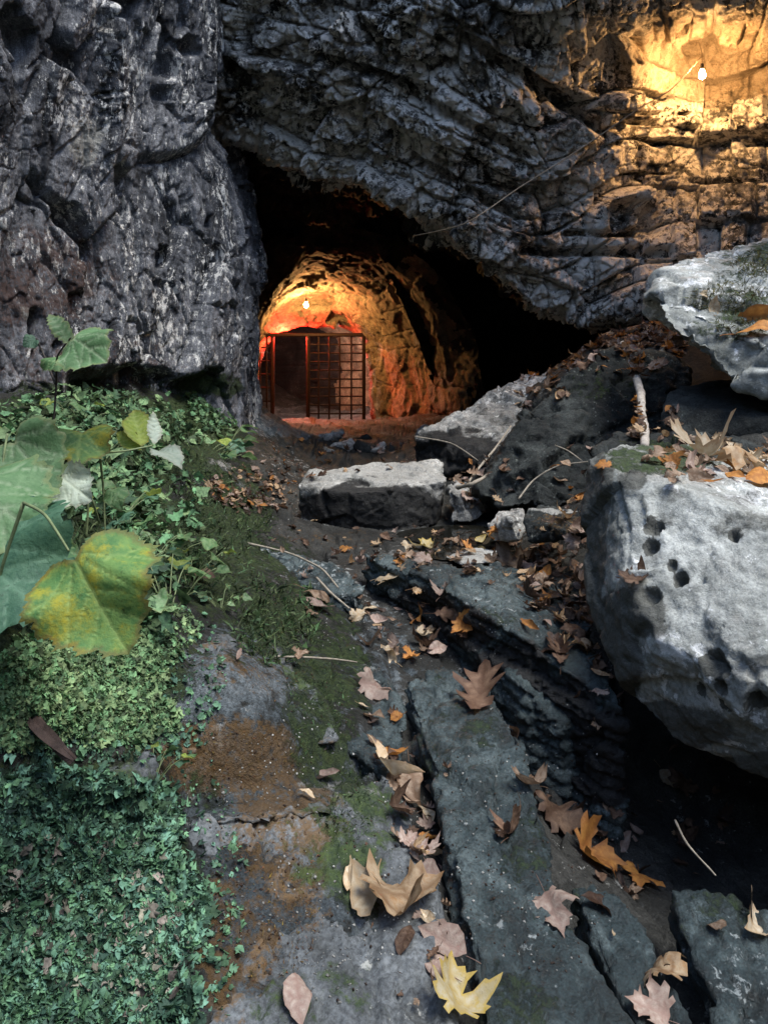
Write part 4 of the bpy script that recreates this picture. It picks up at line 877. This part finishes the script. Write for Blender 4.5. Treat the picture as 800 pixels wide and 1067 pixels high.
# the rest of the litter, beyond counting
LIT = [(262, 512, 48, 24, 260, (.03, .07)), (645, 362, 70, 30, 420, (.06, .13)), (565, 400, 40, 32, 120, (.06, .12)), (600, 600, 60, 60, 260, (.04, .10)), (745, 484, 70, 24, 120, (.05, .10)), (510, 505, 40, 34, 140, (.04, .09)), (680, 440, 30, 30, 80, (.05, .1)),
       (430, 620, 70, 60, 90, (.03, .06)), (380, 560, 120, 26, 90, (.03, .07)), (520, 580, 60, 30, 90, (.03, .08)), (600, 500, 36, 36, 80, (.04, .09)), (340, 478, 90, 20, 90, (.04, .1)), (640, 830, 130, 120, 60, (.03, .06)), (430, 900, 50, 160, 40, (.01, .03)), (640, 690, 30, 40, 60, (.04, .09))]
LV, LF, LVE, LED, LMI = [], [], [], [], []; nv = 0; cols = list(LM)
for (x0, y0, rx, ry, n, sz) in LIT:
    for _ in range(n if y0 < 400 else n // 2):
        h = hit_px(*pick(x0, y0, rx, ry))
        if not h or h[1].z < .2 or h[0].y > 11.5 or (h[2] in ('dark_boulder', 'pitted_boulder', 'sloping_boulder') and h[1].z < .8): continue
        c = random.choice(['brown', 'brown', 'wet', 'tan', 'wet', 'pink', 'brown', 'mixed'] if y0 > 520 else ['tan', 'brown', 'orange', 'brown', 'pink', 'mixed', 'wet'])
        _, Vv, Ff, ve, ed = leaf_tpl(random.choice(KINDS), c, random.randint(1, 4))
        M = np.array(leaf_matrix(h[0], h[1], random.uniform(*sz), random.uniform(0, 6.28), .003 + random.random() * .02, .5, .4))
        LV.append(Vv @ M[:3, :3].T + M[:3, 3]); LF.append(Ff + nv); LVE.append(ve); LED.append(ed); LMI.append(np.full(len(Ff), cols.index(c))); nv += len(Vv)
# ---------------------------------------------------------------- moss and creeping green cover of the bank
def green(name, a, b_, trans=.2):
    b = NB(name); n = b.noise(4, 5, .6); n2 = b.noise(40, 4, .7)
    tn = b.attr('tint')
    c = b.mix(b.rng(b.math('ADD', b.math('MULTIPLY', n, .4), b.math('MULTIPLY', n2, .6)), .36, .62), tuple(.6 * q for q in a), tuple(1.12 * q for q in b_))
    hv = b.node('ShaderNodeHueSaturation'); b.l.new(c, hv.inputs['Color']); b.l.new(b.rng(tn, 0, 1, .38, 1.55), hv.inputs['Value']); b.l.new(b.rng(b.math('FRACT', b.math('MULTIPLY', tn, 7.3)), 0, 1, .46, .53), hv.inputs['Hue']); c = hv.outputs[0]
    b.out(c, .7, .3); tr = b.node('ShaderNodeBsdfTranslucent'); b.l.new(c, tr.inputs[0]); mx = b.node('ShaderNodeMixShader'); mx.inputs[0].default_value = trans
    b.l.new(b.b.outputs[0], mx.inputs[1]); b.l.new(tr.outputs[0], mx.inputs[2]); b.l.new(mx.outputs[0], b.n['Material Output'].inputs[0]); return b.m
def scatter(name, blobs, n, size, shape, mat, kind_tag, label, tilt=.5, lift=.0, okobj=('ground', 'bedrock', 'bank_stone'), seed=1, loose=False):
    """many tiny fronds lying on the rock: shape is a small fan of triangles"""
    rs = np.random.default_rng(seed); random.seed(seed); Vs, Fs, Ts, k = [], [], [], 0
    sv = np.array(shape[0], float); sf = np.array(shape[1])
    for (x0, y0, rx, ry, wt) in blobs:
        for _ in range(int(n * wt)):
            h_px, h_py = pick(x0, y0, rx, ry); h = hit_px(h_px, h_py)
            if not h or not h[2].split('.')[0] in okobj: continue
            if mnoise.noise(h[0] * 16) + .8 * mnoise.noise(h[0] * 5) < random.uniform(-.8, -.2): continue
            if not loose and mnoise.noise(h[0] * 7 + Vector((9, 0, 0))) * .9 + mnoise.noise(h[0] * 22) * .5 < 3.2 * (((h_px - x0) / rx) ** 2 + ((h_py - y0) / ry) ** 2 - .62): continue
            M = np.array(leaf_matrix(h[0], h[1], size[0] + (size[1] * 1.35 - size[0]) * random.random() ** 2.2, random.uniform(0, 6.28), lift * random.random(), .25, tilt))
            q = sv * (1 + .25 * rs.normal(size=sv.shape)); Vs.append(q @ M[:3, :3].T + M[:3, 3]); Fs.append(sf + k); Ts.append(np.full(len(sv), random.random())); k += len(sv)
    o = mesh_obj(name, np.concatenate(Vs), np.concatenate(Fs), mat, smooth=True, attrs={'tint': np.concatenate(Ts)}); tag(o, label, kind='stuff'); return o
FROND0 = ([(0, 0, 0), (.22, .25, .12), (.5, .35, .2), (.3, .55, .2), (.2, .8, .3), (0, 1, .22), (-.2, .8, .3), (-.3, .55, .2), (-.5, .35, .2), (-.22, .25, .12), (0, .5, .28)],
         [(10, 0, 1), (10, 1, 2), (10, 2, 3), (10, 3, 4), (10, 4, 5), (10, 5, 6), (10, 6, 7), (10, 7, 8), (10, 8, 9), (10, 9, 0)])
_fa = [(0, 0)] + [(.5 * math.sin(t) * (1 + .16 * math.cos(7 * t)), .52 - .5 * math.cos(t) * (1 + .16 * math.cos(7 * t))) for t in np.linspace(.35, 5.93, 15)]
FROND = ([(x, y, .28 * (x * x * 3 + (y - .4) ** 2 * 2)) for x, y in _fa] + [(0, .5, .12)], [(16, k, (k + 1) % 16) for k in range(16)])
BLADE = ([(-.05, 0, 0), (.05, 0, 0), (.03, .3, .5), (-.03, .3, .5), (0, .75, .75)], [(0, 1, 2), (0, 2, 3), (3, 2, 4)])
M_m1 = green('moss_blue_green', (.035, .095, .055), (.12, .24, .15)); M_m2 = green('moss_light_green', (.07, .14, .06), (.18, .30, .14)); M_m3 = green('moss_dark', (.02, .042, .018), (.07, .115, .045))
M_m6 = green('moss_deep', (.012, .034, .022), (.04, .085, .052)); M_m7 = green('moss_olive', (.05, .055, .02), (.15, .15, .06)); M_m5 = green('herb_green', (.04, .10, .045), (.13, .24, .11)); M_m4 = green('moss_dead', (.06, .055, .04), (.24, .22, .175)); M_rm = green('moss_rust', (.07, .035, .01), (.17, .095, .025), .1)
SC = [
 ('moss', [(40, 870, 100, 90, .2), (115, 855, 90, 70, .18), (60, 990, 110, 110, .26), (150, 950, 75, 95, .2), (140, 1050, 80, 80, .16), (20, 1040, 100, 90, .16)], 27000, (.005, .016), FROND, M_m1, 'blue-green leafy moss covering the near bank', .6, .006, 1),
 ('moss', [(80, 950, 120, 110, .5), (140, 990, 70, 90, .5)], 1000, (.006, .018), FROND, M_m4, 'dead grey flakes in the leafy moss', .7, .010, 2),
 ('moss', [(90, 700, 110, 70, .7), (120, 745, 80, 45, .35), (150, 660, 70, 50, .2), (30, 740, 60, 50, .2)], 17000, (.005, .014), FROND, M_m2, 'pale green creeping cover above the near bank', .6, .008, 3),
 ('moss', [(130, 560, 130, 90, .35), (110, 470, 160, 60, .35), (230, 560, 70, 90, .2), (290, 650, 60, 60, .15), (210, 440, 50, 30, .1)], 9000, (.02, .045), BLADE, M_m3, 'short dark mossy turf on the slope', .5, .004, 4),
 ('moss', [(40, 870, 105, 95, .25), (115, 855, 90, 72, .2), (60, 990, 120, 120, .3), (150, 950, 76, 98, .22), (140, 1050, 82, 82, .2)], 13000, (.006, .017), FROND, M_m6, 'darker fronds low in the leafy moss', .7, .0, 9),
 ('undergrowth', [(100, 450, 130, 50, .5), (60, 500, 90, 60, .25), (222, 418, 36, 42, .55), (150, 530, 70, 60, .2), (130, 620, 90, 50, .1)], 3600, (.022, .05), FROND, M_m5, 'low leafy green herbs under the plants of the bank', .7, .09, 8),
 ('moss', [(280, 930, 70, 120, .5), (240, 790, 90, 40, .4), (290, 690, 50, 50, .2)], 5000, (.004, .008), BLADE, M_rm, 'rusty moss tufts on the lichen rock', .5, .002, 5),
 ('moss', [(330, 720, 40, 90, .5), (360, 840, 40, 50, .2), (300, 640, 50, 40, .4)], 5000, (.006, .014), BLADE, M_m3, 'thin green moss along the rock edges', .5, .002, 6),
 ('moss', [(785, 275, 30, 18, .3), (755, 312, 50, 22, .5), (775, 340, 40, 16, .2)], 2200, (.02, .04), BLADE, M_m7, 'yellow-green moss on the angular boulder top', .5, .004, 7),
]
for (nm, bl, n, sz, shp_, mt, lb, tl, lf, sd_) in SC:
    scatter(nm, bl, n, sz, shp_, mt, 'moss', lb, tl, lf, seed=sd_, okobj=('ground', 'bedrock', 'bank_stone') if sd_ != 7 else ('mossy_boulder',))

scatter('moss', [(195, 930, 60, 150, .6), (195, 710, 40, 80, .4), (100, 775, 110, 20, .5)], 900, (.005, .015), FROND, M_m1, 'moss', 'stray moss fronds straggling onto bare rock', .6, .004, seed=14, loose=True)
ICO = ([(0, 0, 1), (.9, 0, .3), (.28, .85, .3), (-.72, .53, .3), (-.72, -.53, .3), (.28, -.85, .3), (0, 0, -.5)], [(0, 1, 2), (0, 2, 3), (0, 3, 4), (0, 4, 5), (0, 5, 1), (6, 2, 1), (6, 3, 2), (6, 4, 3), (6, 5, 4), (6, 1, 5)])
scatter('grit', [(330, 860, 150, 210, .4), (560, 880, 130, 180, .25), (430, 640, 150, 90, .3), (280, 520, 90, 50, .3)], 2600, (.0008, .0032), ICO, M_slab, 'grit', 'loose grit and crumbs on the rock', .5, .0, seed=12)
scatter('grit', [(330, 860, 150, 210, .3), (560, 880, 130, 180, .4), (430, 640, 150, 90, .4), (280, 520, 90, 50, .4)], 2200, (.0008, .0032), ICO, LM['wet'], 'grit', 'dark crumbs of bark and soil on the rock', .5, .0, seed=13)
for a in PEND: put_leaf(*a)
lit = mesh_obj('leaf_litter', np.concatenate(LV), np.concatenate(LF), None, attrs={'vein': np.concatenate(LVE), 'edge': np.concatenate(LED)})
for c in cols: lit.data.materials.append(LM[c])
lit.data.polygons.foreach_set('material_index', np.concatenate(LMI).astype(np.int32)); tag(lit, 'finer broken leaf litter between the rocks', kind='stuff')
# ---------------------------------------------------------------- the living plants of the left bank
G_ = dict(
 pale=leaf_mat('leaf_pale_green', (.085, .19, .075), (.17, .30, .14), (.30, .40, .24), (.30, .26, .10), .3, .35, 3, rough=.6, vamt=.9),
 mid=leaf_mat('leaf_mid_green', (.05, .13, .05), (.11, .21, .08), (.18, .27, .12), (.12, .10, .04), .4, .35, 3, rough=.55, vamt=.9),
 dark=leaf_mat('leaf_blue_green', (.03, .085, .05), (.07, .15, .085), (.10, .19, .12), None, 0, .3, 3, rough=.55, vamt=.9),
 turn=leaf_mat('leaf_turning', (.06, .16, .05), (.14, .25, .07), (.22, .32, .10), (.12, .07, .03), .55, .35, 4, blotch=((.34, .31, .03), .525), vamt=.9),
 white=leaf_mat('leaf_underside', (.28, .36, .28), (.42, .48, .40), (.40, .46, .36), (.22, .16, .08), .3, .3, 3),
 yell=leaf_mat('leaf_yellow_green', (.13, .20, .03), (.24, .30, .05), (.26, .32, .10), (.12, .07, .02), .4, .35, 4))
M_stem = flat_mat('green_stem', (.15, .19, .09), .6, 0, .3, 30); M_stemd = flat_mat('dark_stem', (.03, .025, .02), .6, 0, .3, 30)
GEO = {}
def live_leaf(parent, base, tip, kind, mat, width=1.0, face=(0, -.75, .65), v=0, curl=-.32, fold=.2, serr=.012, res=.045, label=None, wav=.085):
    base = np.asarray(base); tip = np.asarray(tip); L = np.linalg.norm(tip - base); yv = (tip - base) / L
    n = np.array(face, float); n = n - yv * (n @ yv); n /= np.linalg.norm(n); xv = np.cross(yv, n)
    k = (kind, v, curl, fold, serr, res, wav)
    if k not in GEO: GEO[k] = leaf_geo(kind, curl, fold, .0, wav, res, v, serr)
    Vv, Ff, ve, ed = GEO[k]
    W = base + (Vv[:, :1] * xv * width + Vv[:, 1:2] * yv + Vv[:, 2:3] * n) * L - np.array(parent.location)
    o = mesh_obj('leaf', W, Ff, mat, parent, attrs={'vein': ve, 'edge': ed})
    if label: o['label'] = label
    return o
def stem(parent, pts, r, mat=M_stem):
    return tube(np.asarray(pts) - np.array(parent.location), [r, r * .8, r * .6], 6, 'stem', mat, parent)

p1 = empty('broadleaf_plant', PZ(-25, 720, .60), 'large broad-leaved plant with a big yellowing leaf on the near bank', 'plant')
root1 = PZ(-25, 720, .60)
live_leaf(p1, P(72, 572, 1.36), P(128, 680, 1.29), 'broad', G_['turn'], 1.12, (0.05, -.9, .42), 1, -.30, .16, .014, .025, 'big green leaf turning yellow with browned edges')
live_leaf(p1, P(-42, 566, 1.55), P(52, 640, 1.46), 'broad', G_['dark'], 1.15, (.1, -.85, .5), 2, -.2, .1, .014, .03)
live_leaf(p1, P(-46, 500, 1.66), P(46, 562, 1.56), 'broad', G_['pale'], 1.0, (.15, -.7, .7), 3, -.15, .12, .014, .03)
live_leaf(p1, P(8, 452, 1.95), P(56, 512, 1.85), 'broad', G_['pale'], 1.0, (-.1, -.75, .65), 4, -.18, .12, .016, .035)
live_leaf(p1, P(52, 560, 1.75), P(58, 610, 1.68), 'broad', G_['mid'], .9, (.2, -.8, .6), 5)
live_leaf(p1, P(20, 610, 1.7), P(-40, 640, 1.65), 'broad', G_['dark'], 1.1, (0, -.8, .6), 6)
for a, b_ in (((25, 524, 1.50), (72, 574, 1.36)), ((-42, 566, 1.55), (-40, 640, 1.6)), ((-46, 500, 1.66), (-45, 600, 1.65)), ((8, 452, 1.95), (0, 520, 1.9)), ((52, 560, 1.75), (30, 630, 1.75)), ((20, 610, 1.7), (-10, 660, 1.7))):
    m = (P(*a) + P(*b_)) / 2 + (0, 0, .02); stem(p1, [P(*a), m, P(*b_)], .0035)
stem(p1, [P(25, 524, 1.50), P(0, 600, 1.52), P(-20, 690, 1.55)], .004)

p2 = empty('broadleaf_plant', PZ(60, 560, .70), 'tall dark-stemmed plant with one large pale leaf held against the cliff', 'plant')
live_leaf(p2, P(74, 352, 2.05), P(108, 372, 1.98), 'broad', G_['pale'], 1.15, (.1, -.85, .5), 7, -.2, .1, .012, .035, 'pale green leaf held highest')
live_leaf(p2, P(76, 358, 2.05), P(50, 326, 2.1), 'slim', G_['pale'], 1.5, (.3, -.9, .3), 8, -.2, .3)
live_leaf(p2, P(38, 352, 2.3), P(24, 360, 2.28), 'broad', G_['dark'], 1.3, (.1, -.9, .45), 9)
live_leaf(p2, P(58, 368, 2.2), P(62, 386, 2.15), 'broad', G_['mid'], 1.3, (0, -.9, .45), 10)
live_leaf(p2, P(84, 442, 2.15), P(82, 486, 2.02), 'broad', G_['turn'], 1.05, (0, -.8, .6), 11, -.2, .1, .016, .04, 'rounded mottled green leaf')
live_leaf(p2, P(62, 496, 2.0), P(100, 524, 1.95), 'broad', G_['white'], .9, (-.2, -.8, .5), 12, .2, .2, .012, .04, 'whitish leaf showing its underside')
live_leaf(p2, P(118, 508, 2.05), P(126, 530, 2.0), 'heart', G_['mid'], 1.1, (0, -.7, .7), 13)
for L in ([(56, 560, 2.2), (55, 470, 2.2), (59, 400, 2.2), (60, 372, 2.15), (74, 352, 2.05)], [(58, 400, 2.2), (46, 370, 2.3), (38, 352, 2.3)], [(90, 560, 2.1), (92, 520, 2.1), (84, 470, 2.1)], [(104, 545, 2.05), (96, 520, 2.0), (86, 496, 2.0)]):
    stem(p2, [P(*q) for q in L], .0035, M_stemd if L[0][0] < 60 else M_stem)
p3 = empty('broadleaf_plant', PZ(120, 560, .62), 'plant with a long pale stalk and two drooping pointed leaves above the turf', 'plant')
live_leaf(p3, P(160, 464, 2.2), P(158, 430, 2.25), 'slim', G_['white'], 1.6, (.6, -.7, .3), 14, .2, .35)
live_leaf(p3, P(162, 464, 2.2), P(190, 486, 2.1), 'ovate', G_['white'], 1.0, (.3, -.6, .6), 15, -.3, .4, label='drooping pale pointed leaf')
live_leaf(p3, P(148, 462, 2.3), P(140, 424, 2.4), 'ovate', G_['yell'], 1.1, (.4, -.8, .4), 16, -.2, .3)
live_leaf(p3, P(146, 466, 2.3), P(120, 448, 2.35), 'ovate', G_['yell'], 1.0, (0, -.8, .6), 17)
stem(p3, [P(104, 472, 2.15), P(130, 470, 2.15), P(160, 464, 2.2)], .004); stem(p3, [P(104, 472, 2.15), P(108, 510, 2.2), P(110, 560, 2.2)], .004)
# smaller leafy plants, one built with its parts, the others copied
def small_plant(seed, label, kind='heart', mats=('mid', 'pale', 'dark'), n=11, R0=.16, H=.16):
    rs = random.Random(seed); t = empty('leafy_plant', (0, 0, 0), label, 'plant')
    for i in range(n):
        a = rs.uniform(0, 6.28); r = R0 * math.sqrt(rs.uniform(.05, 1)); h = H * rs.uniform(.35, 1)
        b0 = np.array((r * math.cos(a), r * math.sin(a), h)); Lf = rs.uniform(.045, .085)
        d = np.array((math.cos(a + rs.uniform(-.9, .9)), math.sin(a + rs.uniform(-.9, .9)) - .3, rs.uniform(-.5, .15))); d /= np.linalg.norm(d)
        live_leaf(t, b0, b0 + d * Lf, kind, G_[rs.choice(mats)], 1.1, (0, -.45, .85), rs.randint(0, 3), -.2, .15, .01, .09)
        tube([(0, 0, -.03), b0 * (.6, .6, .7), b0], [.003, .002, .0015], 5, 'stem', M_stem, t, samples=3)
    return t
PL = [
 ('small heart-leaved plant against the picture edge under the cliff', 10, 430, 2.9), ('small leafy plant just below the tall dark stem top', 40, 410, 3.4), ('bushy small plant between the dark stem and the mottled leaf', 66, 432, 3.0),
 ('small green plant in front of the dark cliff undercut', 104, 428, 3.6), ('low leafy plant beside the yellow-green pointed leaves', 120, 466, 3.0), ('small plant with hanging leaves at the turf edge', 172, 512, 2.9),
 ('pale small plant under the drooping pointed leaf', 150, 496, 2.7), ('little plant sprouting from the turf slope', 196, 540, 2.8), ('small plant half under the whitish leaf', 120, 545, 2.3), ('low plant where the turf meets the bare rock', 176, 588, 2.4),
 ('leafy tuft crowning the bank below the cliff corner', 206, 410, 6.2), ('leafy tuft at the bank edge beside the cave mouth', 232, 420, 6.8), ('darker leafy tuft below the cliff corner', 214, 436, 5.8), ('small creeping plant under the big yellowing leaf', 160, 665, 1.75), ('small creeping plant beside the splintered wood', 24, 690, 1.75),
 ('seedling in the middle of the turf slope', 230, 620, 2.7), ('leafy sprig near the cliff base shadow', 84, 404, 4.0)]
protos = [small_plant(1, ''), small_plant(2, '', 'broad', ('mid', 'dark', 'yell'), 13), small_plant(3, '', 'heart', ('pale', 'mid', 'mid'), 9)]
usedp = set()
for i, (lb, x, y, dd) in enumerate(PL):
    h = hit_px(x, y); g = PZ(x, y, .6) if not h else h[0]
    pr = protos[i % 3]
    o = pr if i < 3 else copy_tree(pr)
    gz = hit_down(P(x, y, dd)[0], dd, 2.2 if y > 380 else 3)
    o.location = (P(x, y, dd)[0], dd, (gz[0].z if gz else P(x, y, dd)[2]) - .01); o.rotation_euler.z = i * 1.3 * (i > 2)
    s = {10: 1.9, 11: 2.0, 12: 1.9, 13: .45, 14: .45, 15: .5}.get(i, 1.0); o.scale = (s, s, s); o['label'] = lb; o['group'] = 'small leafy plants on the bank'
